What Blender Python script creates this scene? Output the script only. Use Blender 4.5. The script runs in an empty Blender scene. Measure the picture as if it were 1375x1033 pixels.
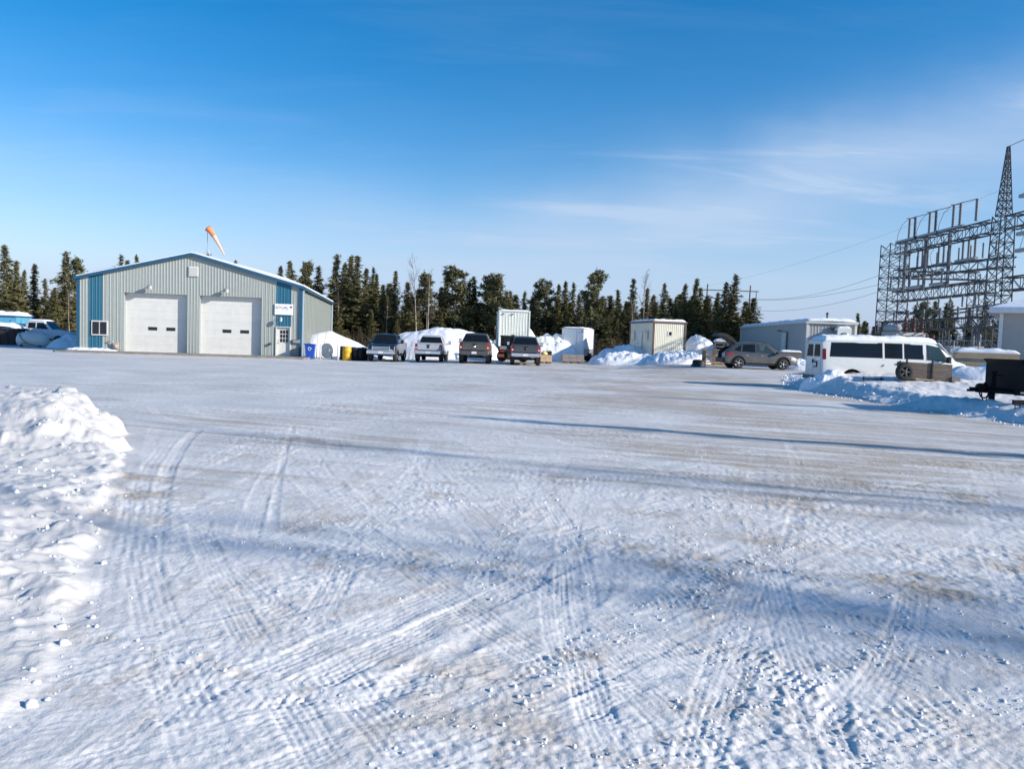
import bpy, bmesh, math, random
import numpy as np
from mathutils import Vector, Matrix
R = math.radians
random.seed(7); rng = np.random.default_rng(11)
scene = bpy.context.scene
COL = scene.collection

# ------------------------------------------------------------------ camera
F_PX, CX, CY = 1033.0, 687.5, 516.5          # pixel focal length and centre of the photograph
EYE, PITCH, ROLL = 1.6, R(3.25), R(2.0)
_F = Vector((0, math.cos(PITCH), -math.sin(PITCH)))
_U0 = Vector((0, math.sin(PITCH), math.cos(PITCH)))
_R = Vector((1, 0, 0)) * math.cos(ROLL) + _U0 * math.sin(ROLL)
_U = _U0 * math.cos(ROLL) - Vector((1, 0, 0)) * math.sin(ROLL)
cam_d = bpy.data.cameras.new('camera'); cam = bpy.data.objects.new('camera', cam_d); COL.objects.link(cam)
cam_d.sensor_width = 36; cam_d.lens = 36 * F_PX / 1375; cam_d.clip_start = 0.1; cam_d.clip_end = 4000
m = Matrix((_R, _U, -_F)).transposed().to_4x4(); m.translation = (0, 0, EYE)
cam.matrix_world = m
scene.camera = cam
# ------------------------------------------------------------------ sky and sun
SUN_EL, SUN_AZ = R(22.0), R(110.0)           # azimuth clockwise from +Y
SUN = Vector((math.sin(SUN_AZ) * math.cos(SUN_EL), math.cos(SUN_AZ) * math.cos(SUN_EL), math.sin(SUN_EL)))
world = bpy.data.worlds.new('World'); scene.world = world; world.use_nodes = True
wn = world.node_tree.nodes; wl = world.node_tree.links; wn.clear()
w_out = wn.new('ShaderNodeOutputWorld'); w_bg = wn.new('ShaderNodeBackground'); w_bg.inputs[1].default_value = 0.122
sky = wn.new('ShaderNodeTexSky'); sky.sky_type = 'NISHITA'; sky.sun_disc = False
sky.sun_elevation = SUN_EL; sky.sun_rotation = SUN_AZ; sky.altitude = 200
sky.air_density = 1.0; sky.dust_density = 0.35; sky.ozone_density = 1.6
def cloud_layer(rot, scale, stretch, lo, hi, seed):
    tc = wn.new('ShaderNodeTexCoord'); sep = wn.new('ShaderNodeSeparateXYZ'); wl.new(tc.outputs['Generated'], sep.inputs[0])
    zz = wn.new('ShaderNodeMath'); zz.operation = 'ADD'; zz.inputs[1].default_value = 0.10; wl.new(sep.outputs[2], zz.inputs[0])
    zm = wn.new('ShaderNodeMath'); zm.operation = 'MAXIMUM'; zm.inputs[1].default_value = 0.05; wl.new(zz.outputs[0], zm.inputs[0])
    dv = wn.new('ShaderNodeVectorMath'); dv.operation = 'DIVIDE'; cb = wn.new('ShaderNodeCombineXYZ')
    for k in range(3): wl.new(zm.outputs[0], cb.inputs[k])
    wl.new(tc.outputs['Generated'], dv.inputs[0]); wl.new(cb.outputs[0], dv.inputs[1])
    mp = wn.new('ShaderNodeMapping'); mp.inputs['Rotation'].default_value = (0, 0, rot); mp.inputs['Scale'].default_value = (stretch, 1, 0)
    mp.inputs['Location'].default_value = (seed, seed * .7, 0); wl.new(dv.outputs[0], mp.inputs[0])
    nz = wn.new('ShaderNodeTexNoise'); nz.inputs['Scale'].default_value = scale; nz.inputs['Detail'].default_value = 7
    nz.inputs['Roughness'].default_value = .62; nz.inputs['Distortion'].default_value = .5; wl.new(mp.outputs[0], nz.inputs[0])
    mr = wn.new('ShaderNodeMapRange'); mr.inputs[1].default_value = lo; mr.inputs[2].default_value = hi; mr.interpolation_type = 'SMOOTHSTEP'
    wl.new(nz.outputs[0], mr.inputs[0]); return mr.outputs[0]
def wmath(op, x, y):
    n = wn.new('ShaderNodeMath'); n.operation = op
    for i, q in ((0, x), (1, y)):
        if hasattr(q, 'links'): wl.new(q, n.inputs[i])
        else: n.inputs[i].default_value = q
    return n.outputs[0]
def px_dir(u, v): return _F + _R * ((u - CX) / F_PX) + _U * ((CY - v) / F_PX)
def cirrus_band(pa, pb, width):
    """a long thin cirrus band lying along the great circle through two directions"""
    n = px_dir(*pa).cross(px_dir(*pb)).normalized(); tc = wn.new('ShaderNodeTexCoord'); d = wn.new('ShaderNodeVectorMath'); d.operation = 'DOT_PRODUCT'; wl.new(tc.outputs['Generated'], d.inputs[0]); d.inputs[1].default_value = n
    wob = wn.new('ShaderNodeTexNoise'); wob.inputs['Scale'].default_value = 3.5; wob.inputs['Detail'].default_value = 5; wl.new(tc.outputs['Generated'], wob.inputs[0])
    q = wmath('ADD', d.outputs['Value'], wmath('MULTIPLY', wmath('SUBTRACT', wob.outputs[0], .5), width * 2.2)); q = wmath('DIVIDE', q, width); return wmath('POWER', 2.718, wmath('MULTIPLY', wmath('MULTIPLY', q, q), -1.0))
veil = cloud_layer(R(55), .55, .35, .25, .75, 5.2); wisp = cloud_layer(R(55), 2.4, .30, .50, .80, 8.3)
b1 = cirrus_band((560, 390), (1375, 185), .068); b2 = cirrus_band((0, 235), (700, 330), .05)
tex = wmath('ADD', wmath('MULTIPLY', veil, .75), wmath('MULTIPLY', wisp, 1.0))
cover = wmath('ADD', wmath('MULTIPLY', wmath('ADD', wmath('MULTIPLY', b1, .74), wmath('MULTIPLY', b2, .26)), wmath('ADD', tex, .22)), wmath('MULTIPLY', tex, .09))
cover = wmath('MINIMUM', cover, .85)
mx = wn.new('ShaderNodeMix'); mx.data_type = 'RGBA'; wl.new(cover, mx.inputs[0]); 
hs = wn.new('ShaderNodeHueSaturation'); hs.inputs['Saturation'].default_value = 1.58; wl.new(sky.outputs[0], hs.inputs['Color'])
# thin ice haze towards the horizon, the same all the way round
tch = wn.new('ShaderNodeTexCoord'); sph = wn.new('ShaderNodeSeparateXYZ'); wl.new(tch.outputs['Generated'], sph.inputs[0])
hz = wn.new('ShaderNodeMapRange'); hz.interpolation_type = 'SMOOTHERSTEP'; hz.inputs[1].default_value = .22; hz.inputs[2].default_value = -.05; hz.inputs[3].default_value = 0; hz.inputs[4].default_value = .90; wl.new(sph.outputs[2], hz.inputs[0])
mh = wn.new('ShaderNodeMix'); mh.data_type = 'RGBA'; wl.new(hz.outputs[0], mh.inputs[0]); tn = wn.new('ShaderNodeMix'); tn.data_type = 'RGBA'; tn.blend_type = 'MULTIPLY'; tn.inputs[0].default_value = 1; wl.new(hs.outputs[0], tn.inputs[6]); tn.inputs[7].default_value = (1.30, 1.06, 1.12, 1); wl.new(tn.outputs[2], mh.inputs[6]); mh.inputs[7].default_value = (2.15, 3.3, 5.7, 1)
wl.new(mh.outputs[2], mx.inputs[6])
mx.inputs[7].default_value = (3.5, 4.45, 5.9, 1)
wl.new(mx.outputs[2], w_bg.inputs[0]); wl.new(w_bg.outputs[0], w_out.inputs[0])
sun_d = bpy.data.lights.new('sun', 'SUN'); sun_d.energy = 5.0; sun_d.angle = R(0.53); sun_d.color = (1, .945, .86)
sun = bpy.data.objects.new('sun', sun_d); COL.objects.link(sun); sun.rotation_euler = (-SUN).to_track_quat('-Z', 'Y').to_euler(); sun.location = (40, -20, 30)
vs = scene.view_settings; vs.view_transform = 'Standard'; vs.look = 'None'; vs.gamma = 1; vs.exposure = 0.32; vs.use_curve_mapping = False
scene.cycles.max_bounces = 6; scene.cycles.diffuse_bounces = 3; scene.cycles.glossy_bounces = 3; scene.cycles.transmission_bounces = 4

# ------------------------------------------------------------------ helpers
def ray(u, v):
    return (_F + _R * ((u - CX) / F_PX) + _U * ((CY - v) / F_PX))
def on_ground(u, v, z=0.0):
    d = ray(u, v); t = (z - EYE) / d.z; p = Vector((0, 0, EYE)) + d * t; return p.x, p.y
def at(u, v, Y):
    d = ray(u, v); t = Y / d.y; return Vector((0, 0, EYE)) + d * t
def atx(u, Y): return at(u, 458 + .035 * (u - 687), Y).x

MATS = {}
def mat(name, col, rough=.6, metal=0., var=.12, scale=6., bump=0., bscale=40., spec=.5, coat=0., stretch=None, dirt=None):
    if name in MATS: return MATS[name]
    M = bpy.data.materials.new(name); M.use_nodes = True; N = M.node_tree.nodes; L = M.node_tree.links
    b = N['Principled BSDF']; b.inputs['Roughness'].default_value = rough; b.inputs['Metallic'].default_value = metal
    b.inputs['Specular IOR Level'].default_value = spec
    if coat: b.inputs['Coat Weight'].default_value = coat; b.inputs['Coat Roughness'].default_value = .06
    tc = N.new('ShaderNodeTexCoord'); src = tc.outputs['Object']
    if stretch:
        mp = N.new('ShaderNodeMapping'); mp.inputs['Scale'].default_value = stretch; L.new(src, mp.inputs[0]); src = mp.outputs[0]
    nz = N.new('ShaderNodeTexNoise'); nz.inputs['Scale'].default_value = scale; nz.inputs['Detail'].default_value = 6; nz.inputs['Roughness'].default_value = .65
    L.new(src, nz.inputs[0])
    mr = N.new('ShaderNodeMapRange'); mr.inputs[1].default_value = .3; mr.inputs[2].default_value = .7; mr.inputs[3].default_value = 1 - var; mr.inputs[4].default_value = 1 + var
    L.new(nz.outputs[0], mr.inputs[0])
    mul = N.new('ShaderNodeMix'); mul.data_type = 'RGBA'; mul.blend_type = 'MULTIPLY'; mul.inputs[0].default_value = 1
    mul.inputs[6].default_value = (*col, 1); L.new(mr.outputs[0], mul.inputs[7]); out = mul.outputs[2]
    if dirt:                                   # road grime: colour, amount, height up to which it reaches (object z)
        dcol, amt, zmax = dirt
        sp = N.new('ShaderNodeSeparateXYZ'); L.new(tc.outputs['Object'], sp.inputs[0])
        g = N.new('ShaderNodeMapRange'); g.inputs[1].default_value = zmax; g.inputs[2].default_value = .2; g.inputs[3].default_value = 0; g.inputs[4].default_value = amt; L.new(sp.outputs[2], g.inputs[0])
        n2 = N.new('ShaderNodeTexNoise'); n2.inputs['Scale'].default_value = 3; n2.inputs['Detail'].default_value = 8; L.new(tc.outputs['Object'], n2.inputs[0])
        mm = N.new('ShaderNodeMath'); mm.operation = 'MULTIPLY'; L.new(g.outputs[0], mm.inputs[0]); L.new(n2.outputs[0], mm.inputs[1])
        m2 = N.new('ShaderNodeMix'); m2.data_type = 'RGBA'; L.new(mm.outputs[0], m2.inputs[0]); L.new(out, m2.inputs[6]); m2.inputs[7].default_value = (*dcol, 1); out = m2.outputs[2]
        r2 = N.new('ShaderNodeMapRange'); r2.inputs[3].default_value = rough; r2.inputs[4].default_value = .8; L.new(mm.outputs[0], r2.inputs[0]); L.new(r2.outputs[0], b.inputs['Roughness'])
    L.new(out, b.inputs['Base Color'])
    if bump:
        nb = N.new('ShaderNodeTexNoise'); nb.inputs['Scale'].default_value = bscale; nb.inputs['Detail'].default_value = 5; L.new(src, nb.inputs[0])
        bp = N.new('ShaderNodeBump'); bp.inputs['Strength'].default_value = 1; bp.inputs['Distance'].default_value = bump; L.new(nb.outputs[0], bp.inputs['Height']); L.new(bp.outputs[0], b.inputs['Normal'])
    MATS[name] = M; return M

class MB:
    """collects shapes of ONE part; build() links them as one mesh object"""
    def __init__(s): s.v = []; s.f = []; s.sm = []
    def add(s, vs, fs, smooth=False):
        o = len(s.v); s.v += [tuple(p) for p in vs]; s.f += [tuple(i + o for i in f) for f in fs]; s.sm += [smooth] * len(fs); return s
    def box(s, c, d, rz=0., ry=0., rx=0., bev=0.):
        x, y, z = d[0] / 2, d[1] / 2, d[2] / 2
        if bev:
            b = min(bev, x * .9, y * .9); pr = [(-x + b, -y), (x - b, -y), (x, -y + b), (x, y - b), (x - b, y), (-x + b, y), (-x, y - b), (-x, -y + b)]
            vs = [(p[0], p[1], -z) for p in pr] + [(p[0], p[1], z) for p in pr]; n = 8
            fs = [tuple(range(n - 1, -1, -1)), tuple(range(n, 2 * n))] + [(i, (i + 1) % n, (i + 1) % n + n, i + n) for i in range(n)]
        else:
            vs = [(-x, -y, -z), (x, -y, -z), (x, y, -z), (-x, y, -z), (-x, -y, z), (x, -y, z), (x, y, z), (-x, y, z)]
            fs = [(3, 2, 1, 0), (4, 5, 6, 7), (0, 1, 5, 4), (1, 2, 6, 5), (2, 3, 7, 6), (3, 0, 4, 7)]
        if rz or ry or rx:
            M = Matrix.Rotation(rz, 3, 'Z') @ Matrix.Rotation(ry, 3, 'Y') @ Matrix.Rotation(rx, 3, 'X'); vs = [M @ Vector(v) for v in vs]
        return s.add([(v[0] + c[0], v[1] + c[1], v[2] + c[2]) for v in vs], fs)
    def tube(s, pts, r, n=6, cap=True):
        pts = [Vector(p) for p in pts]; rr = r if isinstance(r, (list, tuple)) else [r] * len(pts); vs = []; fs = []
        t0 = (pts[1] - pts[0]).normalized(); up = Vector((0, 0, 1)) if abs(t0.z) < .9 else Vector((1, 0, 0)); a = t0.cross(up).normalized()
        for i, p in enumerate(pts):
            t = (pts[min(i + 1, len(pts) - 1)] - pts[max(i - 1, 0)]).normalized(); a = (a - t * a.dot(t)).normalized(); b = t.cross(a)
            for k in range(n):
                th = 2 * math.pi * k / n; vs.append(p + (a * math.cos(th) + b * math.sin(th)) * rr[i])
        for i in range(len(pts) - 1):
            for k in range(n): fs.append((i * n + k, i * n + (k + 1) % n, (i + 1) * n + (k + 1) % n, (i + 1) * n + k))
        s.add(vs, fs, n > 5)
        if cap: s.f += [tuple(len(s.v) - len(vs) + k for k in range(n - 1, -1, -1)), tuple(len(s.v) - n + k for k in range(n))]; s.sm += [False, False]
        return s
    def prism(s, poly, a, b, axis='y'):
        """polygon (p,q) extruded from a to b; axis y: p=x q=z, axis x: p=y q=z, axis z: p=x q=y"""
        P = {'y': lambda p, q, t: (p, t, q), 'x': lambda p, q, t: (t, p, q), 'z': lambda p, q, t: (p, q, t)}[axis]; n = len(poly)
        vs = [P(p, q, a) for p, q in poly] + [P(p, q, b) for p, q in poly]
        return s.add(vs, [tuple(range(n)), tuple(range(2 * n - 1, n - 1, -1))] + [(i + n, (i + 1) % n + n, (i + 1) % n, i) for i in range(n)])
    def lathe(s, prof, axis='z', n=16, c=(0, 0, 0), cap=True):
        vs = []; fs = []
        for r, h in prof:
            for k in range(n):
                t = 2 * math.pi * k / n; a, b = r * math.cos(t), r * math.sin(t)
                vs.append({'z': (a, b, h), 'x': (h, a, b), 'y': (a, h, b)}[axis])
        for i in range(len(prof) - 1):
            for k in range(n): fs.append((i * n + k, i * n + (k + 1) % n, (i + 1) * n + (k + 1) % n, (i + 1) * n + k))
        if cap: fs += [tuple(range(n - 1, -1, -1)), tuple((len(prof) - 1) * n + k for k in range(n))]
        return s.add([(v[0] + c[0], v[1] + c[1], v[2] + c[2]) for v in vs], fs, True)
    def slab(s, poly, off):
        """planar 3-D polygon thickened by vector off"""
        n = len(poly); q = [Vector(p) for p in poly]; o = Vector(off)
        return s.add([p + o for p in q] + q, [tuple(range(n)), tuple(range(2 * n - 1, n - 1, -1))] + [(i, i + n, (i + 1) % n + n, (i + 1) % n) for i in range(n)])
    def mesh(s, name):
        me = bpy.data.meshes.new(name); me.from_pydata(s.v, [], s.f)
        bm = bmesh.new(); bm.from_mesh(me); bmesh.ops.recalc_face_normals(bm, faces=bm.faces); bm.to_mesh(me); bm.free()
        me.polygons.foreach_set('use_smooth', s.sm); return me
    def build(s, name, material, parent=None, loc=None):
        me = s.mesh(name); me.materials.append(material); o = bpy.data.objects.new(name, me); COL.objects.link(o)
        if parent is not None: o.parent = parent
        if loc is not None: o.location = loc
        return o
def tag(o, label, cat, group=None, kind=None):
    if label: o['label'] = label
    if cat: o['category'] = cat
    if group: o['group'] = group
    if kind: o['kind'] = kind
    return o
def thing(name, label, cat, loc=(0, 0, 0), rz=0., group=None):
    e = bpy.data.objects.new(name, None); COL.objects.link(e); e.location = loc; e.rotation_euler = (0, 0, rz); e.empty_display_size = .3
    return tag(e, label, cat, group)
def box(name, m, parent, c, d, **k): return MB().box(c, d, **k).build(name, m, parent)
def share(o, name, parent, loc, rz=0.):
    c = bpy.data.objects.new(name, o.data); COL.objects.link(c); c.parent = parent; c.location = loc; c.rotation_euler = (0, 0, rz); return c
def copy_tree(o, parent=None):
    c = o.copy(); COL.objects.link(c); c.parent = parent
    for ch in list(o.children): copy_tree(ch, c)
    return c
def sstep(a, b, x):
    t = np.clip((x - a) / (b - a), 0, 1); return t * t * (3 - 2 * t)
_PH = rng.uniform(0, 2 * np.pi, (512, 512)).astype(np.float32); _GX = np.cos(_PH).ravel(); _GY = np.sin(_PH).ravel()
def noise(x, y, seed=0):
    """gradient noise on arrays, about -0.7..0.7"""
    x = np.asarray(x, np.float32) + np.float32(seed * 17.31); y = np.asarray(y, np.float32) - np.float32(seed * 9.73)
    fx = np.floor(x); fy = np.floor(y); xf = x - fx; yf = y - fy; xi = fx.astype(np.int32) & 511; yi = fy.astype(np.int32) & 511
    x1 = (xi + 1) & 511; y0 = yi << 9; y1 = ((yi + 1) & 511) << 9
    u = xf * xf * (3 - 2 * xf); v = yf * yf * (3 - 2 * yf)
    def g(k, dx, dy): return _GX[k] * dx + _GY[k] * dy
    a = g(y0 + xi, xf, yf); a += (g(y0 + x1, xf - 1, yf) - a) * u
    b = g(y1 + xi, xf, yf - 1); b += (g(y1 + x1, xf - 1, yf - 1) - b) * u
    return a + (b - a) * v
def fbm(x, y, f, octv=4, gain=.5, seed=0):
    r = 0; a = 1
    for k in range(octv): r = r + a * noise(x * f, y * f, seed + k); f *= 2.03; a *= gain
    return r
def billow(x, y, f, octv=3, gain=.5, seed=0):
    r = 0; a = 1
    for k in range(octv): r = r + a * (1 - 2.6 * np.abs(noise(x * f, y * f, seed + k))); f *= 2.1; a *= gain
    return r
def polydist(x, y, pts):
    """signed distance to an open polyline (positive on its left side)"""
    best = np.full(x.shape, 1e9); sg = np.ones(x.shape)
    for (ax, ay), (bx, by) in zip(pts[:-1], pts[1:]):
        dx, dy = bx - ax, by - ay; L2 = dx * dx + dy * dy
        t = np.clip(((x - ax) * dx + (y - ay) * dy) / L2, 0, 1); qx, qy = x - ax - t * dx, y - ay - t * dy; d = np.hypot(qx, qy)
        w = d < best; best = np.where(w, d, best); sg = np.where(w, np.sign(dx * qy - dy * qx + 1e-12), sg)
    return best * sg
# ------------------------------------------------------------------ ground
LEFT_EDGE = [(-1.7, -4), (-1.8, 2), (-1.95, 3.2), (-2.04, 3.75), (-2.43, 4.5), (-2.9, 5.41), (-3.86, 7.42), (-5.0, 9.8), (-5.55, 10.94), (-6.3, 12.3), (-8.5, 13.8), (-14, 14.6), (-24, 15)]
RIGHT_EDGE = [(16, 2), (14.2, 10), (12.9, 15), (12.2, 18.3), (11.75, 23.8), (11.55, 31.3), (13.4, 38), (15.4, 43), (18.5, 45.5), (24, 46.2), (34, 46)]
def terrain(x, y):
    """large forms only"""
    x = np.asarray(x, float); y = np.asarray(y, float)
    z = .34 * sstep(34, 49, y) * sstep(6, 14, x) - .16 * sstep(38, 52, y) * (1 - sstep(-9, -3, x)) * sstep(-16, -11, x)
    z = z - .08 * sstep(40, 50, y) * (1 - sstep(-16, -11, x))
    sr = -polydist(x, y, RIGHT_EDGE)
    fld = sstep(.0, 1.2, sr)
    z = z * (1 - fld) + fld * (.14 + .34 * sstep(.6, 2.6, sr) * sstep(22, 29, y) + .10 * sstep(2, 5, sr) + .26 * np.exp(-(((x - 15.2) / 4.5) ** 2 + ((y - 31.8) / 2.4) ** 2)))
    return z
def tz(x, y): return float(terrain(np.array([x]), np.array([y]))[0])

def arc_track(x, y, p0, p1, p2):
    """offset across and distance along the circular arc through three ground points"""
    (ax, ay), (bx, by), (cx, cy) = p0, p1, p2
    d = 2 * (ax * (by - cy) + bx * (cy - ay) + cx * (ay - by))
    if abs(d) < 1e-3: d = 1e-3
    ux = ((ax * ax + ay * ay) * (by - cy) + (bx * bx + by * by) * (cy - ay) + (cx * cx + cy * cy) * (ay - by)) / d
    uy = ((ax * ax + ay * ay) * (cx - bx) + (bx * bx + by * by) * (ax - cx) + (cx * cx + cy * cy) * (bx - ax)) / d
    Rr = math.hypot(ax - ux, ay - uy); a0 = math.atan2(ay - uy, ax - ux); am = math.atan2(by - uy, bx - ux); a1 = math.atan2(cy - uy, cx - ux)
    w = lambda a: (a + math.pi) % (2 * math.pi) - math.pi
    span = w(am - a0) + w(a1 - am); r = np.hypot(x - ux, y - uy); th = np.arctan2(y - uy, x - ux)
    t = (th - am + np.pi) % (2 * np.pi) - np.pi + w(am - a0); t = t * np.sign(span)
    return r - Rr, t * Rr, abs(span) * Rr
G = on_ground
TR = []   # three ground points, half width, depth, style (0 bar tread, 1 fine grooves, 2 smooth rut, 3 chunky churned snow)
def tr(a, b, c, hw, dep, st): TR.append((G(*a), G(*b), G(*c), hw, dep, st))
tr((805, 640), (700, 702), (655, 800), .13, .016, 3); tr((893, 650), (872, 715), (850, 790), .13, .016, 0); tr((960, 660), (935, 760), (990, 850), .13, .02, 3)
tr((640, 780), (690, 715), (760, 668), .10, .012, 1); tr((830, 725), (620, 822), (330, 960), .11, .022, 1); tr((790, 790), (600, 880), (420, 1000), .09, .02, 2)
tr((640, 770), (480, 850), (250, 950), .12, .016, 1); tr((820, 690), (760, 720), (700, 790), .12, .015, 1); tr((830, 735), (770, 752), (690, 748), .06, .02, 2)
tr((1110, 712), (985, 775), (845, 830), .15, .02, 3); tr((845, 830), (770, 885), (640, 960), .16, .024, 3); tr((950, 850), (1060, 930), (1180, 1033), .19, .026, 3)
tr((1225, 785), (1205, 870), (1110, 1000), .10, .022, 1); tr((1255, 785), (1250, 870), (1230, 960), .09, .014, 0); tr((1375, 940), (1280, 960), (1180, 1020), .2, .022, 3)
tr((1130, 1033), (1120, 950), (1135, 890), .07, .024, 2); tr((985, 905), (1080, 880), (1200, 870), .12, .02, 0); tr((1375, 880), (1250, 845), (1080, 850), .13, .014, 0)
tr((270, 575), (232, 618), (215, 720), .09, .022, 2); tr((245, 585), (205, 650), (170, 860), .20, .012, 1); tr((205, 545), (222, 560), (262, 572), .10, .014, 1); tr((255, 543), (275, 557), (310, 565), .10, .014, 1)
tr((388, 600), (350, 665), (325, 740), .10, .016, 1); tr((395, 570), (372, 660), (365, 720), .05, .016, 2); tr((445, 585), (480, 650), (545, 720), .10, .010, 1); tr((405, 575), (440, 640), (510, 720), .09, .012, 0)
tr((590, 660), (615, 700), (660, 750), .08, .012, 2); tr((760, 610), (740, 640), (640, 690), .10, .010, 1); tr((570, 590), (560, 640), (530, 700), .1, .008, 0)
tr((150, 960), (420, 930), (640, 905), .13, .016, 0); tr((130, 905), (320, 960), (560, 1020), .12, .014, 1); tr((470, 700), (460, 760), (400, 860), .10, .012, 1)
_r = random.Random(5)
for k in range(90):
    u, v = _r.uniform(150, 1340), _r.uniform(560, 1000); px, py = G(u, v); a = R(_r.choice([20, 150, 160, 95, 70, 40]) + _r.uniform(-14, 14)); L = _r.uniform(.8, 3.2) * (1 + py * .15); q = _r.uniform(-.16, .16) * L
    dx, dy = math.cos(a) * L, math.sin(a) * L
    TR.append(((px - dx, py - dy), (px - dy / L * q, py + dx / L * q), (px + dx, py + dy), _r.uniform(.03, .12), _r.uniform(.003, .014), _r.choice([0, 0, 1, 1, 2, 2, 3])))
for k in range(30):       # whole vehicle passes: two long parallel wheel tracks
    u, v = _r.uniform(120, 1330), _r.uniform(590, 1010); px, py = G(u, v); a = R(_r.choice([38, 48, 58, 118, 132, 145, 158, 20, 85]) + _r.uniform(-8, 8)); L = _r.uniform(3.5, 8.5); q = _r.uniform(-.10, .10) * L; dx, dy = math.cos(a), math.sin(a); hw_ = _r.uniform(.09, .125); dp_ = _r.uniform(.005, .013); st_ = _r.choice([0, 0, 1, 1, 1])
    for s_ in (-.82, .82):
        f = lambda t, b: (px + dx * t - dy * (b + s_), py + dy * t + dx * (b + s_)); TR.append((f(-L, 0), f(0, q), f(L, 0), hw_, dp_, st_))
def relief(x, y):
    """height above the terrain, dirt 0..1, packing and left bank darkening 0..1, bank mask left, bank mask right"""
    d = np.hypot(x, y); near = 1 - sstep(18, 45, d)
    sl = polydist(x, y, LEFT_EDGE); sl = sl + .22 * fbm(x, y, .9, 3, seed=3) * np.clip(d / 5, .4, 2)
    sr = -polydist(x, y, RIGHT_EDGE) + .45 * fbm(x, y, .35, 3, seed=8)
    bl = sstep(0, .2, sl); br = sstep(0, .25, sr)
    ca, sa = math.cos(R(160.6)), math.sin(R(160.6)); al = x * ca + y * sa; cr = -x * sa + y * ca     # traffic streak direction
    wz = .25 * fbm(x, y, .25, 2, seed=21); cr2 = cr + wz
    st = noise(cr2 * 3.1, al * .22, 31) + .6 * noise(cr2 * 8, al * .5, 32) + .45 * noise(cr2 * 19, al * 1.1, 33)
    h = .020 * fbm(x, y, .45, 3, seed=40) + .0042 * st + .004 * fbm(x, y, 6, 3, .6, seed=43) * near
    fine = fbm(x, y, 17, 2, .6, seed=46); h = h + .0030 * fine * near
    pack_tone = np.clip(.62 + .5 * fbm(x, y, .5, 3, seed=50) + .12 * st, 0, 1)
    # churned patches
    ch = sstep(.02, .42, fbm(x, y, .42, 3, seed=55) + .16 * sstep(-1, 3, x) * (1 - sstep(5, 14, y)) + .1 * (1 - sstep(3, 5, y))) * near
    lump = np.maximum(billow(x, y, 14, 3, .6, 60), -.3)
    h = h + ch * (.0050 * lump + .005 * fine); pack_tone = pack_tone - .25 * ch
    dm = sstep(.0, .85, .95 * st + .9 * fbm(x, y, .22, 3, seed=66) + .36 * sstep(-3, 3, x) * sstep(4, 10, y) + .04)
    dirt = .78 * dm * (.35 + .65 * sstep(3, 11, y)) + .75 * sstep(.05, .6, fbm(x, y, 1.3, 4, .7, seed=70)) * (.35 + .65 * ch) * (1 - sstep(9, 16, y))
    # sand patches
    for (u, v, rx, ry, a) in ((880, 690, .5, .22, .7), (785, 880, .16, .10, .9), (950, 950, .26, .09, .7), (540, 912, .05, .04, .9), (300, 790, .14, .06, .5), (1040, 625, .8, .25, .45), (970, 560, 1.6, .35, .45), (1150, 690, 1.2, .2, .5), (1290, 690, 1., .25, .45), (1200, 640, 1.6, .3, .4), (640, 925, .1, .08, .5), (500, 980, .12, .09, .5), (1100, 760, .3, .12, .4), (660, 760, .3, .12, .4), (1340, 900, .14, .1, .6), (480, 1020, .1, .06, .5), (1230, 1000, .12, .05, .5), (900, 990, .1, .06, .6)):
        gx, gy = G(u, v); q = ((x - gx) / rx) ** 2 + ((y - gy) / ry) ** 2
        dirt = np.maximum(dirt, a * np.exp(-q) * sstep(-.45, .35, fbm(x, y, 9, 3, .7, seed=75)))
    for (p0, p1, p2, hw, dep, sty) in TR:
        dep = dep * .50
        mxx = max(abs(p0[0] - p2[0]), abs(p0[1] - p2[1])) + 1; mid = p1
        sel = np.where((np.abs(x - mid[0]) < mxx) & (np.abs(y - mid[1]) < mxx))[0]
        if not len(sel): continue
        xs, ys = x[sel], y[sel]; o, t, L = arc_track(xs, ys, p0, p1, p2); o = o + .012 * noise(xs * 2.2, ys * 2.2, 80)
        end = sstep(-.05, .6, t) * sstep(-.05, .6, L - t); a = np.abs(o); ins = (1 - sstep(hw * .86, hw, a)) * end; rim = np.exp(-((a - hw * 1.12) / (hw * .22)) ** 2) * end
        brk = .30 + .70 * sstep(-.28, .25, noise(xs * 1.3, ys * 1.3, 83 + int(hw * 100))) * sstep(-.45, .1, noise(xs * 5, ys * 5, 84))
        if sty == 0: pat = np.where(a < hw, np.cos(2 * np.pi * (t + .45 * a) / .048), 0); dh = -dep * (.45 - .55 * sstep(-.3, .3, pat))
        elif sty == 1: pat = np.cos(2 * np.pi * o / (hw * .34)); dh = -dep * (.5 - .45 * pat * (.75 + .25 * np.cos(2 * np.pi * t / .05)))
        elif sty == 2: dh = -dep * np.cos(np.clip(o / hw, -1, 1) * 1.5)
        else: dh = dep * (.75 * billow(xs, ys, 22, 2, .6, 90) - .15 + .4 * np.cos(2 * np.pi * (t + .6 * a) / .06))
        h[sel] += ins * brk * dh + rim * brk * dep * .55 * (.6 + .8 * noise(xs * 9, ys * 9, 95))
        if sty == 3: dirt[sel] = np.maximum(dirt[sel], ins * .40 * sstep(-.1, .4, fbm(xs, ys, 5, 3, .7, seed=97)))
        pack_tone[sel] = pack_tone[sel] * (1 - .45 * ins)
    # left bank: low thrown-up rim, rising to a high carved drift
    X, Y, SL, SR, BL, BR = x, y, sl, sr, bl, br; HL = np.zeros_like(x); HR = np.zeros_like(x)
    sel = np.where(SL > -.6)[0]; x, y, sl, bl = X[sel], Y[sel], SL[sel], BL[sel]
    far = sstep(8.5, 10.5, y + .35 * fbm(x, y, .8, 2, seed=101) + .05 * (x + 7)); hb = (.02 + .05 * sstep(0, .7, sl) + .018 * sl.clip(0, 3)) * (1 + .5 * fbm(x, y, 1.1, 3, seed=103))
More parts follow.
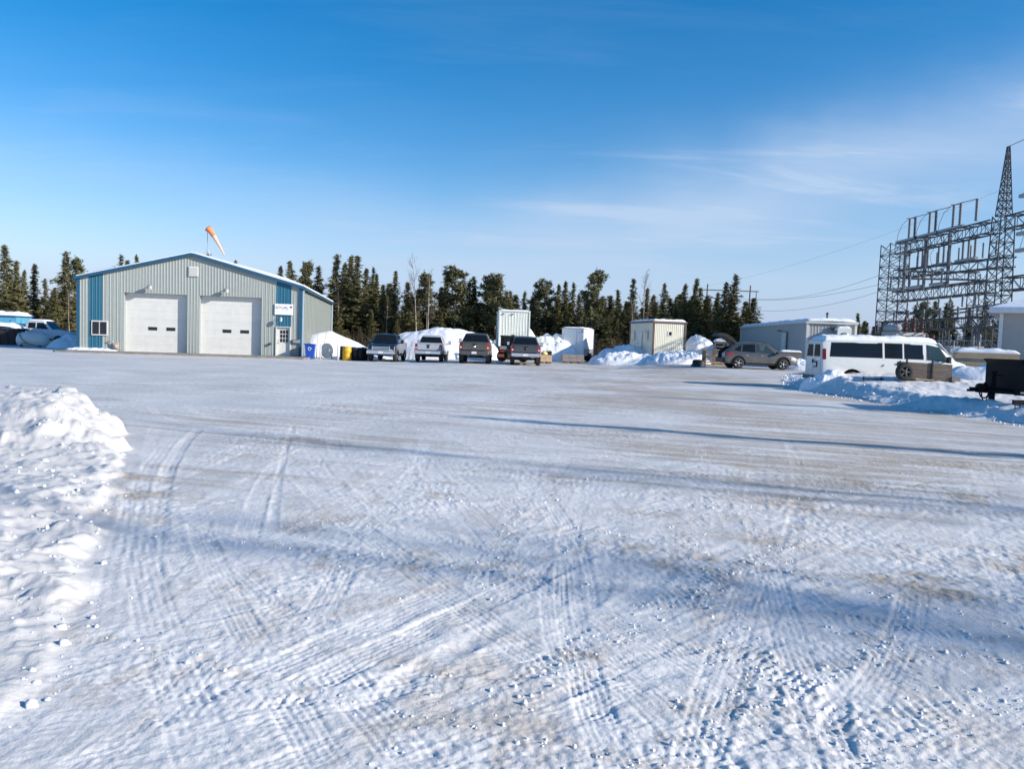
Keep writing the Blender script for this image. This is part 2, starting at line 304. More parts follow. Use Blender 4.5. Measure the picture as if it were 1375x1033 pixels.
    drift = .47 * sstep(-.02, 1.5 - .5 * far, sl + .18 * fbm(x, y, 1.6, 3, seed=105)) * far * (1 + .12 * fbm(x, y, .7, 3, seed=107))
    px_, py_ = -6.55, 11.7; drift = drift + .16 * np.exp(-(((x - px_) / .38) ** 2 + ((y - py_) / .45) ** 2)) * bl
    chunk = .13 * np.maximum(fbm(x, y, 1.5, 3, .55, seed=110) - .10, 0) + .10 * np.maximum(fbm(x, y, 4.2, 3, .55, seed=112) - .16, 0) + .05 * np.maximum(fbm(x, y, 10, 2, .55, seed=113) - .1, 0)
    edgeb = sstep(.0, .15, sl) * (1 - sstep(.5, 1.8, sl)); smooth_ = sstep(-.1, .3, fbm(x, y, .33, 2, seed=115))
    hl = bl * (hb + drift + chunk * (1 - .8 * far * sstep(1.1, 1.8, sl)) * (.35 + .65 * (1 - smooth_)) + .035 * edgeb * billow(x, y, 3, 2, .6, 117).clip(0, 2))
    HL[sel] = hl * (.25 + .75 * sstep(2.8, 5.0, y)); sel = np.where(SR > -1)[0]; x, y, sr, br = X[sel], Y[sel], SR[sel], BR[sel]
    # right bank: ploughed berm then trodden snow field
    berm = .17 * np.exp(-((sr - 1.25) / .75) ** 2) * (1 + .7 * fbm(x, y, .6, 3, seed=120)) * (1 - sstep(34, 44, y) * .5)
    cl = np.maximum(billow(x, y, 1.5, 3, .55, 122), 0)
    hr = br * (berm + .06 * cl * np.exp(-((sr - 1.2) / 1.1) ** 2) + .05 * fbm(x, y, .8, 3, seed=125) + .035 * billow(x, y, 2.2, 2, .5, 127) * sstep(1.6, 3, sr))
    HR[sel] = hr; x, y, sl, sr, bl, br, hl, hr = X, Y, SL, SR, BL, BR, HL, HR
    clean = np.maximum(bl, br)
    h = h * (1 - .85 * clean) + hl + hr; pack_tone = pack_tone * (1 - clean * .9) + .75 * bl; dirt = dirt * (1 - clean)  # left bank colour darkened here to hold back its overexposed sunlit slopes
    dirt = dirt * (1 - .75 * sstep(0, 8, -x) * sstep(14, 26, y))
    return h, np.clip(dirt, 0, 1), np.clip(pack_tone, 0, 1), sl, sr

def snow_material(name, lot):
    M = bpy.data.materials.new(name); M.use_nodes = True; N = M.node_tree.nodes; L = M.node_tree.links; b = N['Principled BSDF']
    tc = N.new('ShaderNodeTexCoord')
    def nz(s, d=4, r=.6):
        n = N.new('ShaderNodeTexNoise'); n.inputs['Scale'].default_value = s; n.inputs['Detail'].default_value = d; n.inputs['Roughness'].default_value = r; L.new(tc.outputs['Object'], n.inputs[0]); return n.outputs[0]
    def mixc(f, a, bb):
        m_ = N.new('ShaderNodeMix'); m_.data_type = 'RGBA'
        if hasattr(f, 'links'): L.new(f, m_.inputs[0])
        else: m_.inputs[0].default_value = f
        for i, s in ((6, a), (7, bb)):
            if hasattr(s, 'links'): L.new(s, m_.inputs[i])
            else: m_.inputs[i].default_value = (*s, 1)
        return m_.outputs[2]
    def math_(op, a, bb):
        m_ = N.new('ShaderNodeMath'); m_.operation = op
        for i, s in ((0, a), (1, bb)):
            if hasattr(s, 'links'): L.new(s, m_.inputs[i])
            else: m_.inputs[i].default_value = s
        return m_.outputs[0]
    def rng_(v, a, bb, c=0, d=1):
        m_ = N.new('ShaderNodeMapRange'); L.new(v, m_.inputs[0])
        for i, q in zip((1, 2, 3, 4), (a, bb, c, d)): m_.inputs[i].default_value = q
        return m_.outputs[0]
    if lot:
        at_ = N.new('ShaderNodeAttribute'); at_.attribute_name = 'dirt'; ap = N.new('ShaderNodeAttribute'); ap.attribute_name = 'pack_tone'
        col = mixc(ap.outputs['Fac'], (.74, .722, .695), (.57, .553, .53))
        gr = rng_(nz(38, 6, .75), .40, .66); df = math_('MULTIPLY', at_.outputs['Fac'], gr)
        df2 = math_('ADD', math_('MULTIPLY', at_.outputs['Fac'], .50), math_('MULTIPLY', df, .9))
        col = mixc(df2, col, (.40, .315, .22)); sp = rng_(nz(120, 3, .7), .62, .72)
        col = mixc(math_('MULTIPLY', sp, math_('MULTIPLY', at_.outputs['Fac'], .9)), col, (.13, .10, .075))
        L.new(rng_(ap.outputs['Fac'], 0, 1, .75, .48), b.inputs['Roughness'])
    else:
        col = mixc(rng_(nz(1.3), .35, .7), (.87, .875, .89), (.79, .80, .83)); b.inputs['Roughness'].default_value = .75
    L.new(col, b.inputs['Base Color']); b.inputs['Specular IOR Level'].default_value = .25
    bp = N.new('ShaderNodeBump'); bp.inputs['Distance'].default_value = .012 if lot else .03; bp.inputs['Strength'].default_value = .6
    hh = math_('ADD', math_('MULTIPLY', nz(55, 5, .7), .6), math_('MULTIPLY', nz(11 if not lot else 24, 4, .6), .8)); L.new(hh, bp.inputs['Height']); L.new(bp.outputs[0], b.inputs['Normal'])
    MATS[name] = M; return M
SNOW_LOT = snow_material('packed_snow', True); SNOW = snow_material('fresh_snow', False)

def build_ground():
    ds = [1.7]
    while ds[-1] < 92: ds.append(ds[-1] + .0095 * (max(ds[-1], 2.2) / 3) ** 1.45)
    rr = np.array(ds) + 3.0; th = np.linspace(R(-44), R(44), 1040)
    TH, RR = np.meshgrid(th, rr); x = (RR * np.sin(TH)).ravel(); y = (RR * np.cos(TH) - 3.0).ravel()
    h, dirt, pack_tone, sl, sr = relief(x, y); z = terrain(x, y) + h
    nr, nc = len(rr), len(th); i = np.arange((nr - 1) * (nc - 1)); a = (i // (nc - 1)) * nc + i % (nc - 1)
    quads = np.stack([a, a + 1, a + nc + 1, a + nc], 1)[:, ::-1]
    reg = np.where(sl > 0, 1, np.where((sr > 0) & (y < 47), 2, 0))[a]
    def part(name, k, material):
        q = quads[reg == k]; ids = np.unique(q); mp = np.zeros(len(x), np.int64); mp[ids] = np.arange(len(ids)); q = mp[q]
        me = bpy.data.meshes.new(name); me.vertices.add(len(ids)); me.vertices.foreach_set('co', np.stack([x, y, z], 1)[ids].astype(np.float32).ravel())
        me.loops.add(q.size); me.loops.foreach_set('vertex_index', q.astype(np.int32).ravel()); me.polygons.add(len(q)); me.polygons.foreach_set('loop_start', np.arange(0, q.size, 4, dtype=np.int32))
        me.polygons.foreach_set('use_smooth', np.ones(len(q), bool)); me.update()
        for nm, ar in (('dirt', dirt), ('pack_tone', pack_tone)):
            at_ = me.attributes.new(nm, 'FLOAT', 'POINT'); at_.data.foreach_set('value', ar[ids].astype(np.float32))
        me.materials.append(material); o = bpy.data.objects.new(name, me); COL.objects.link(o); return o
    tag(part('snow_lot', 0, SNOW_LOT), 'rutted hard packed snow lot streaked with brown sand and tyre tracks', None, kind='structure')
    tag(part('snow_bank', 1, SNOW_LOT), 'lumpy snow bank with a carved white drift at the left edge', None, kind='structure')
    tag(part('snow_field', 2, SNOW_LOT), 'ploughed snow berm and trodden snow field under the white van', None, kind='structure')
    # surrounding land out to the horizon, lower than the lot inside and level with it beyond
    rad = [0, 6, 14, 25, 40, 55, 70, 88, 110, 150, 220, 340, 600, 1100, 2200]; n = 72; vs = [(0, 0, -.35)]; fs = []
    for r_ in rad[1:]:
        for k in range(n):
            t = 2 * math.pi * k / n; X, Y = r_ * math.sin(t), r_ * math.cos(t)
            inside = abs(math.atan2(X, Y + 3)) < R(44) and r_ < 89
            vs.append((X, Y, tz(X, Y) * (1 if r_ < 120 else 0) - (.35 if inside else (.05 if r_ < 120 else 0))))
    for k in range(n): fs.append((0, 1 + k, 1 + (k + 1) % n))
    for j in range(len(rad) - 2):
        for k in range(n): fs.append((1 + j * n + k, 1 + (j + 1) * n + k, 1 + (j + 1) * n + (k + 1) % n, 1 + j * n + (k + 1) % n))
    o = MB().add(vs, fs, True).build('snow_ground', SNOW); o['kind'] = 'structure'; o['label'] = 'open snow covered ground reaching into the forest'
build_ground()

def snow_pile(name, label, cx, cy, lx, ly, hgt, rz=0., seed=0, lump=.25, ridge=1.6, z0=None, n=70, cut=None, group=None, vary=.45):
    """a heap of ploughed snow with clods: one continuous surface that runs out into the ground"""
    t = np.linspace(-1, 1, n); X, Y = np.meshgrid(t, np.linspace(-1, 1, max(40, int(n * ly / lx)))); sh = X.shape; X = X.ravel(); Y = Y.ravel()
    xs, ys = X * lx, Y * ly; q = np.abs(X) ** 2.4 + np.abs(Y) ** 2.2; prof = np.clip(1 - q, 0, 1) ** (1.25 / ridge)
    prof = prof * (1 + vary * fbm(xs + seed * 7, ys, .8 / max(.8, min(lx, ly) * .5), 3, seed=seed)); 
    z = hgt * prof + lump * (np.maximum(billow(xs + seed * 5, ys, 1.1, 2, .45, seed + 5), -.2) * .5 + .22 * np.maximum(billow(xs, ys - seed, 2.6, 2, .5, seed + 9), 0)) * sstep(0, .3, prof)
    z = z - .10 * (1 - sstep(0, .06, prof))
    if cut is not None: z = cut(xs, ys, z)
    c, s_ = math.cos(rz), math.sin(rz); wx = cx + xs * c - ys * s_; wy = cy + xs * s_ + ys * c
    zb = terrain(wx, wy) if z0 is None else z0; gz = terrain(np.array([cx]), np.array([cy]))[0]
    vs = np.stack([xs * c - ys * s_, xs * s_ + ys * c, z + zb - gz], 1)
    ny, nx = sh; fs = [(j * nx + i, j * nx + i + 1, (j + 1) * nx + i + 1, (j + 1) * nx + i) for j in range(ny - 1) for i in range(nx - 1)]
    o = MB().add(vs.tolist(), fs, True).build(name, SNOW); o.location = (cx, cy, gz); return tag(o, label, 'snow pile', group)

def snow_crumbs():
    """loose broken snow: small irregular lumps over the churned lot and along the bank edge, too many to count"""
    r_ = np.random.default_rng(77); base = np.array([(-1, -.8, -.4), (.9, -1, -.3), (1, .8, -.4), (-.8, 1, -.3), (-.7, -.6, .7), (.6, -.7, .9), (.7, .6, .6), (-.6, .7, .8), (0, .1, 1.05)]); F = [(0, 1, 5, 4), (1, 2, 6, 5), (2, 3, 7, 6), (3, 0, 4, 7), (4, 5, 8, 8), (5, 6, 8, 8), (6, 7, 8, 8), (7, 4, 8, 8)]
    P = []; S = []
    n = 5000; d = 2.6 + 11 * r_.random(n) ** 1.7; th = r_.uniform(R(-38), R(38), n); x, y = d * np.sin(th), d * np.cos(th)
    keep = r_.random(n) < sstep(.12, .75, fbm(x, y, .42, 3, seed=55) + .8 * fbm(x, y, 1.9, 3, seed=56)); P.append(np.stack([x, y], 1)[keep]); S.append((.0025 + .0075 * r_.random(keep.sum()) ** 4))
    for (p0, p1, p2, hw, dep, st) in TR:
        if st != 3: continue
        m_ = 120; t = r_.random(m_); q = np.stack([(1 - t) ** 2 * p0[k] + 2 * t * (1 - t) * (2 * p1[k] - .5 * p0[k] - .5 * p2[k]) + t * t * p2[k] for k in (0, 1)], 1) + r_.normal(0, hw * .55, (m_, 2)); P.append(q); S.append(.003 + .009 * r_.random(m_) ** 3)
    for (ax, ay), (bx, by) in zip(LEFT_EDGE[1:9], LEFT_EDGE[2:10]):
        m_ = int(40 * math.hypot(bx - ax, by - ay)); t = r_.random(m_); off = np.abs(r_.normal(0, .8, m_)) - .05; nx, ny = -(by - ay), bx - ax; ln = math.hypot(nx, ny)
        P.append(np.stack([ax + (bx - ax) * t + nx / ln * off, ay + (by - ay) * t + ny / ln * off], 1)); S.append(.005 + .022 * r_.random(m_) ** 4)
    for (ax, ay), (bx, by) in zip(RIGHT_EDGE[2:8], RIGHT_EDGE[3:9]):
        m_ = int(22 * math.hypot(bx - ax, by - ay)); t = r_.random(m_); off = -np.abs(r_.normal(0, .9, m_)) + .25; nx, ny = -(by - ay), bx - ax; ln = math.hypot(nx, ny)
        P.append(np.stack([ax + (bx - ax) * t + nx / ln * off, ay + (by - ay) * t + ny / ln * off], 1)); S.append(.012 + .04 * r_.random(m_) ** 4)
    P = np.concatenate(P); S = np.concatenate(S); ok = P[:, 1] > 2.3; P, S = P[ok], S[ok]
    h, _, _, _, _ = relief(P[:, 0].copy(), P[:, 1].copy()); z = terrain(P[:, 0], P[:, 1]) + h; n = len(P); a = r_.uniform(0, 6.28, n); c, s = np.cos(a), np.sin(a)
    V = base[None] * (1 + r_.normal(0, .22, (n, 9, 3))) * S[:, None, None] * r_.uniform(.65, 1.35, (n, 1, 3)); X = V[..., 0] * c[:, None] - V[..., 1] * s[:, None]; Y = V[..., 0] * s[:, None] + V[..., 1] * c[:, None]
    V = np.stack([X + P[:, :1], Y + P[:, 1:], V[..., 2] * .8 + (z + S * .18)[:, None]], 2).reshape(-1, 3); fs = []
    quad = np.array([f for f in F[:4]]); tri = np.array([f[:3] for f in F[4:]]); off = (np.arange(n) * 9)[:, None, None]; Q = (quad[None] + off).reshape(-1, 4); T_ = (tri[None] + off).reshape(-1, 3)
    me = bpy.data.meshes.new('snow_crumbs'); me.vertices.add(len(V)); me.vertices.foreach_set('co', V.astype(np.float32).ravel()); li = np.concatenate([Q.ravel(), T_.ravel()]); me.loops.add(len(li)); me.loops.foreach_set('vertex_index', li.astype(np.int32))
    me.polygons.add(len(Q) + len(T_)); me.polygons.foreach_set('loop_start', np.concatenate([np.arange(len(Q)) * 4, len(Q) * 4 + np.arange(len(T_)) * 3]).astype(np.int32)); me.update(calc_edges=True); me.materials.append(SNOW); o = bpy.data.objects.new('snow_crumbs', me); COL.objects.link(o)
    tag(o, 'loose crumbs and clods of broken snow scattered over the lot', None, kind='stuff')
snow_crumbs()
# ------------------------------------------------------------------ metal shop building
SAGE = mat('sage_metal', (.325, .355, .33), .42, .0, .05, 3, spec=.5); BLUE = mat('blue_metal', (.012, .115, .185), .4, .0, .06, 3)
TRIMB = mat('blue_trim', (.016, .085, .155), .4); WHITE = mat('white_paint', (.66, .65, .605), .5, 0, .07, 2); LTBLUE = mat('pale_downspout', (.42, .52, .60), .4)
DARKGLASS = mat('dark_glass', (.012, .014, .016), .08, 0, .1, 2, spec=.6); CONC = mat('worn_concrete', (.25, .225, .195), .85, 0, .3, 1.6, bump=.01)
BLACK = mat('black_plastic', (.015, .015, .016), .55); GREYMETAL = mat('galvanised', (.36, .37, .37), .5, .4, .15, 8); DKGREY = mat('dark_grey', (.085, .083, .08), .6)
LAMPG = mat('lamp_lens', (.62, .64, .62), .3); SEAL = mat('recess_liner', (.30, .33, .34), .6)
def clip_col(x0, x1, topf, openings, zb=0.):
    """vertical spans of a cladding sheet between x0 and x1 that no opening covers"""
    sp = [(zb, None)]; xm = (x0 + x1) / 2
    for (a, b, z0, z1) in openings:
        if a <= xm <= b:
            out = []
            for s0, s1 in sp:
                top = topf(xm) if s1 is None else s1
                if z0 > s0 + .02: out.append((s0, min(z0, top)))
                if z1 < top - .02: out.append((z1, s1))
            sp = out
    return sp
def cladding(parent, x0, x1, y, topf, openings, pick, sheet=.61, rib=.203, zb=0., nm='cladding_sheet', face=-1):
    """ribbed steel sheets on the plane y, outside towards -y (face -1); each sheet a mesh of its own"""
    cuts = sorted({x0, x1, *[q for o in openings for q in o[:2] if x0 < q < x1], *[b for b in getattr(pick, 'breaks', ()) if x0 < b < x1]})
    xs = [x0]
    for c in cuts[1:]:
        k = max(1, round((c - xs[-1]) / sheet)); a = xs[-1]; xs += [a + (c - a) * (i + 1) / k for i in range(k)]
    for a, b in zip(xs[:-1], xs[1:]):
        for s0, s1 in clip_col(a, b, topf, openings, zb):
            mb = MB(); prof = []; k = max(1, round((b - a) / rib)); w = (b - a) / k
            for i in range(k):
                l = a + i * w; prof += [(l, .017), (l + .03, .017), (l + .05, 0), (l + w * .5, 0), (l + w * .53, .006), (l + w * .6, .006), (l + w * .63, 0), (l + w - .001, 0)]
            prof.append((b, .0))
            n = len(prof); tops = [topf(p[0]) if s1 is None else s1 for p in prof]
            vs = [(p[0], y + face * p[1], s0) for p in prof] + [(p[0], y + face * p[1], t) for p, t in zip(prof, tops)]
            mb.add(vs, [(i, i + 1, n + i + 1, n + i) for i in range(n - 1)]); mb.build(nm, pick((a + b) / 2, (s0 + (s1 or 5)) / 2), parent)
SW, SL_, SE, SP = 14.25, 24.0, 4.86, 6.72
shop = thing('metal_shop', 'wide sage green metal shop building with two white overhead doors and blue trim', 'building', (-28.76, 50.9, -.10), R(8.5))
def gable(x): return SE + (SP - SE) * (1 - abs(x - SW / 2) / (SW / 2))
D1 = (2.82, 6.84, -.02, 4.02); D2 = (7.62, 11.66, -.02, 4.02); ED = (12.66, 13.56, .02, 2.06)
_ops = [D1, D2, ED]
def pick(x, z): return BLUE if (.62 < x < 1.50 or 12.62 < x < 13.60) else SAGE
pick.breaks = (.62, 1.50, 12.62, 13.60)
cladding(shop, .08, SW - .08, 0, gable, _ops, pick)
core = MB()      # inner wall core behind the cladding, with the openings cut out, 0.45 m deep
core.prism([(0.05, 0), (SW - .05, 0), (SW - .05, SE - .05), (SW / 2, SP - .05), (.05, SE - .05)], .5, SL_ - .05, 'y'); core.build('inner_wall', SEAL, shop)
for (a, b, z0, z1) in (D1, D2):
    j = MB(); j.box((a - .03, .24, 2.0), (.06, .46, 4.08)); j.box((b + .03, .24, 2.0), (.06, .46, 4.08)); j.box(((a + b) / 2, .24, z1 + .03), (b - a, .46, .06)); j.build('door_jamb', SEAL, shop)
    gd = thing('garage_door', None, None); gd.parent = shop; gd.location = (a, .40, 0)
    for k in range(7):
        hz_ = (z1 - .02) / 7; p = MB().box(((b - a) / 2, 0, .02 + hz_ * (k + .5)), (b - a, .05, hz_ - .005)).build('panel', WHITE, gd)
    for k in (0, 1):
        cx = 1.72 + k * 1.16; p = MB(); p.box((cx, -.03, 1.68), (.56, .03, .22)); w_ = p.build('window', BLACK, gd); w2 = box('pane', DARKGLASS, gd, (cx, -.048, 1.68), (.46, .012, .14))
    box('threshold', DKGREY, gd, ((b - a) / 2, -.02, .015), (b - a, .08, .03))
# side walls, rear
def flat(x): return SE
right = bpy.data.objects.new('side_wall', None); COL.objects.link(right); right.parent = shop; right.location = (SW, 0, 0); right.rotation_euler = (0, 0, math.pi / 2)
cladding(right, .12, SL_ - .12, 0, flat, [], lambda x, z: SAGE, sheet=.92)
left_ = bpy.data.objects.new('side_wall', None); COL.objects.link(left_); left_.parent = shop; left_.location = (0, SL_, 0); left_.rotation_euler = (0, 0, -math.pi / 2)
cladding(left_, .12, SL_ - .12, 0, flat, [], lambda x, z: SAGE, sheet=.92)
for cx, cy in ((0, 0), (SW, 0), (SW, SL_)):
    box('corner_trim', TRIMB, shop, (cx + (-.0 if cx else 0), cy, SE / 2), (.20, .20, SE - .02))
MB().box((SW + .12, .32, 2.4), (.11, .10, 4.75)).box((SW + .16, .32, .08), (.2, .1, .1)).build('downspout', LTBLUE, shop)
MB().box((SW + .12, SL_ - .3, 2.4), (.11, .10, 4.75)).build('downspout', LTBLUE, shop)
SNOWR = MATS['fresh_snow']
for sg in (-1, 1):
    x_e = SW / 2 + sg * (SW / 2 + .22); ze = SE - .06; nrm = Vector((sg * (SP - SE), 0, SW / 2)).normalized()
    e0, e1 = Vector((x_e, -.22, ze)), Vector((SW / 2, -.22, SP)); d_ = Vector((0, SL_ + .44, 0))
    rf = MB().slab([e0 + nrm * .06, e1 + nrm * .06, e1 + d_ + nrm * .06, e0 + d_ + nrm * .06], nrm * .05).build('roof', TRIMB, shop)
    n_ = 40; vs = []; fs = []                            # the snow lying on this slope
    for j in range(7):
        for i in range(n_ + 1):
            t, q = i / n_, j / 6; p = e0.lerp(e1, .01 + .985 * q) + d_ * (.012 + .976 * t); hh = (.15 + .05 * math.sin(t * 21 + q * 4) + .03 * math.sin(t * 57)) * (1 if j > 0 and 0 < i < n_ else .55)
            vs.append(p + nrm * (.112 + hh))
    for j in range(6):
        for i in range(n_): a = j * (n_ + 1) + i; fs.append((a, a + 1, a + n_ + 2, a + n_ + 1))
    o0 = len(vs); sm = MB().add(vs, fs, True)
    rim = [e0.lerp(e1, .01 + .985 * q) + d_ * t + nrm * .113 for q, t in ((0, .012), (1, .012), (1, .988), (0, .988))]
    sm.slab(rim, nrm * .10); sm.build('roof_snow', SNOWR, shop)
    fa = MB().slab([e0 - nrm * .08 + Vector((0, -.012, 0)), e1 - nrm * .08 + Vector((0, -.012, 0)), e1 + nrm * .115 + Vector((0, -.012, 0)), e0 + nrm * .115 + Vector((0, -.012, 0))], Vector((0, .03, 0))).build('gable_fascia', TRIMB, shop)
    box('eave_gutter', TRIMB, shop, (x_e + sg * .04, SL_ / 2, ze - .02), (.12, SL_ + .4, .13))
# window, vent, lamps, entry door, sign, meter
w_ = MB().box((1.34, -.06, 1.60), (1.02, .05, .98)).build('window', WHITE, shop)
for k in (-1, 1): box('pane', DARKGLASS, w_, (1.34 + k * .235, -.092, 1.60), (.40, .016, .82))
v_ = box('vent', WHITE, shop, (7.22, -.065, 5.60), (.62, .05, .66))
for k in range(8): box('louvre', WHITE, v_, (7.22, -.10, 5.34 + k * .074), (.52, .03, .035), rx=R(28))
for lx, lz, s_ in ((4.55, 4.42, 1.), (9.42, 4.42, 1.), (12.98, 2.62, .62)):
    lm = MB().tube([(lx, -.05, lz), (lx, -.20, lz + .12), (lx, -.34, lz + .10)], .03 * s_).box((lx, -.06, lz), (.14, .04, .14)).build('wall_lamp', GREYMETAL, shop)
    MB().lathe([(.05, .10), (.17 * s_, .02), (.20 * s_, -.10), (.19 * s_, -.12)], 'z', 14, (lx, -.42, lz + .05)).build('lamp_hood', GREYMETAL, lm)
    MB().lathe([(.17 * s_, -.11), (.17 * s_, -.16), (.10 * s_, -.22)], 'z', 14, (lx, -.42, lz + .05)).build('lamp_lens', LAMPG, lm)
door = box('entry_door', WHITE, shop, (13.11, .10, 1.03), (.88, .05, 2.02))
dj = MB(); [dj.box((x, .02, 1.04), (.05, .2, 2.08)) for x in (12.64, 13.58)]; dj.box((13.11, .02, 2.09), (.99, .2, .05)); dj.build('door_frame', WHITE, shop)
for i in range(3):
    for k in range(3): box('pane', DARKGLASS, door, (12.97 + i * .19, .07, 1.18 + k * .29), (.15, .012, .24))
MB().tube([(12.76, .06, 1.0), (12.76, .0, 1.0), (12.86, .0, 1.0)], .018).box((12.76, .07, 1.16), (.06, .02, .06)).build('handle', DKGREY, door)
SIGNW = mat('sign_white', (.82, .84, .84), .4); INK = mat('sign_ink', (.16, .15, .17), .6); INKR = mat('sign_red_ink', (.45, .16, .14), .6)
sg_ = box('sign_board', SIGNW, shop, (13.14, -.085, 3.30), (1.22, .03, .74))
def lettering(txt, size, loc, parent, material, name='lettering', rz=0., spacing=1.0):
    cu = bpy.data.curves.new(name, 'FONT'); cu.body = txt; cu.size = size; cu.extrude = .004; cu.space_character = spacing; cu.resolution_u = 3
    tmp = bpy.data.objects.new('tmp', cu); COL.objects.link(tmp); dg = bpy.context.evaluated_depsgraph_get(); me = bpy.data.meshes.new_from_object(tmp.evaluated_get(dg)); bpy.data.objects.remove(tmp)
    me.materials.clear(); me.materials.append(material); o = bpy.data.objects.new(name, me); COL.objects.link(o); o.parent = parent; o.rotation_euler = (R(90), 0, rz); o.location = loc; return o
lettering('SO', .27, (12.57, -.106, 3.33), sg_, INK); lettering('G', .27, (12.93, -.106, 3.33), sg_, INKR); lettering('AL', .27, (13.13, -.106, 3.33), sg_, INK)
leaf = [(0, .10), (.03, .05), (.09, .07), (.07, .01), (.13, 0), (.06, -.05), (.015, -.05), (.015, -.10), (-.015, -.10), (-.015, -.05), (-.06, -.05), (-.10, .0), (-.05, .02), (-.06, .07)]
MB().prism([(13.60 + p, 3.46 + q) for p, q in leaf], -.108, -.100, 'y').build('emblem', INK, sg_)
MB().box((13.35, -.105, 3.27), (.36, .008, .014)).box((13.10, -.105, 3.19), (.8, .008, .012)).build('rule', mat('sign_grey_ink', (.45, .46, .46), .6), sg_)
MB().box((14.02, -.12, 1.14), (.46, .16, .20)).box((14.02, -.14, 1.26), (.50, .2, .03)).build('mail_box', GREYMETAL, shop)
MB().lathe([(.09, 0), (.09, .12), (.04, .16)], 'y', 12, (12.28, -.2, .92)).build('outlet', DKGREY, shop)
mtr = MB().lathe([(.13, 0), (.13, .16), (.10, .2)], 'y', 14, (2.38, -.30, .42)).box((2.38, -.12, .46), (.3, .2, .4)).tube([(2.2, -.2, .6), (2.2, -.2, .75), (1.9, -.15, .72), (1.9, -.05, .72)], .03).build('gas_meter', mat('meter', (.42, .36, .32), .6), shop)
box('base_flashing', TRIMB, shop, (SW + .04, SL_ / 2, .06), (.05, SL_ - .3, .14))
# concrete apron, its own sheet above the lot
ap = MB().box((SW / 2 + .2, -1.55, -.02), (SW + 1.2, 3.0, .26), bev=.2).build('concrete_apron', CONC); ap.location = shop.location; ap.rotation_euler = shop.rotation_euler; ap['kind'] = 'structure'; ap['label'] = 'bare grey brown concrete apron before the overhead doors'
def shop_pt(x, y, z=0.):
    c, s_ = math.cos(shop.rotation_euler.z), math.sin(shop.rotation_euler.z); return (-28.76 + x * c - y * s_, 50.9 + x * s_ + y * c, -.10 + z)
# windsock on the roof
PINK = mat('faded_orange_cloth', (.80, .24, .10), .8, 0, .2, 3); SOCK2 = mat('bleached_orange_cloth', (.80, .47, .33), .8, 0, .15, 3)
wsx, wsy, wsz = shop_pt(7.55, 2.2, gable(7.55) + .16)
wsk = thing('windsock', 'faded orange windsock drooping from a thin mast on the shop roof', 'windsock', (wsx, wsy, wsz))
MB().tube([(0, 0, 0), (0, 0, 1.95)], .018).build('mast', GREYMETAL, wsk)
MB().tube([(-.3, 0, -.02), (0, 0, .6)], .015, 4).tube([(.3, 0, -.1), (0, 0, .6)], .015, 4).tube([(0, .3, .05), (0, 0, .6)], .015, 4).box((0, 0, .05), (.3, .3, .06)).build('mast_base', GREYMETAL, wsk)
ctr = [Vector((.06 + 1.22 * (t ** 1.05), -.2 * t, 2.02 + .02 * t - 1.85 * t ** 1.2)) for t in [k / 14 for k in range(15)]]
rad = [.235 - .19 * (k / 14) ** .8 for k in range(15)]
MB().tube(ctr[:6], rad[:6], 14, cap=False).build('sock', PINK, wsk); MB().tube(ctr[5:], rad[5:], 14, cap=False).build('sock_tail', SOCK2, wsk)
hoop = []; t0 = (ctr[1] - ctr[0]).normalized(); a_ = t0.cross(Vector((0, 1, 0))).normalized(); b_ = t0.cross(a_)
MB().tube([ctr[0] + (a_ * math.cos(q) + b_ * math.sin(q)) * .24 for q in [2 * math.pi * k / 16 for k in range(17)]], .02, 5).tube([ctr[0] + a_ * .235, (0, 0, 1.95)], .015, 4).tube([ctr[0] - a_ * .235, (0, 0, 1.8)], .015, 4).build('hoop', DKGREY, wsk)

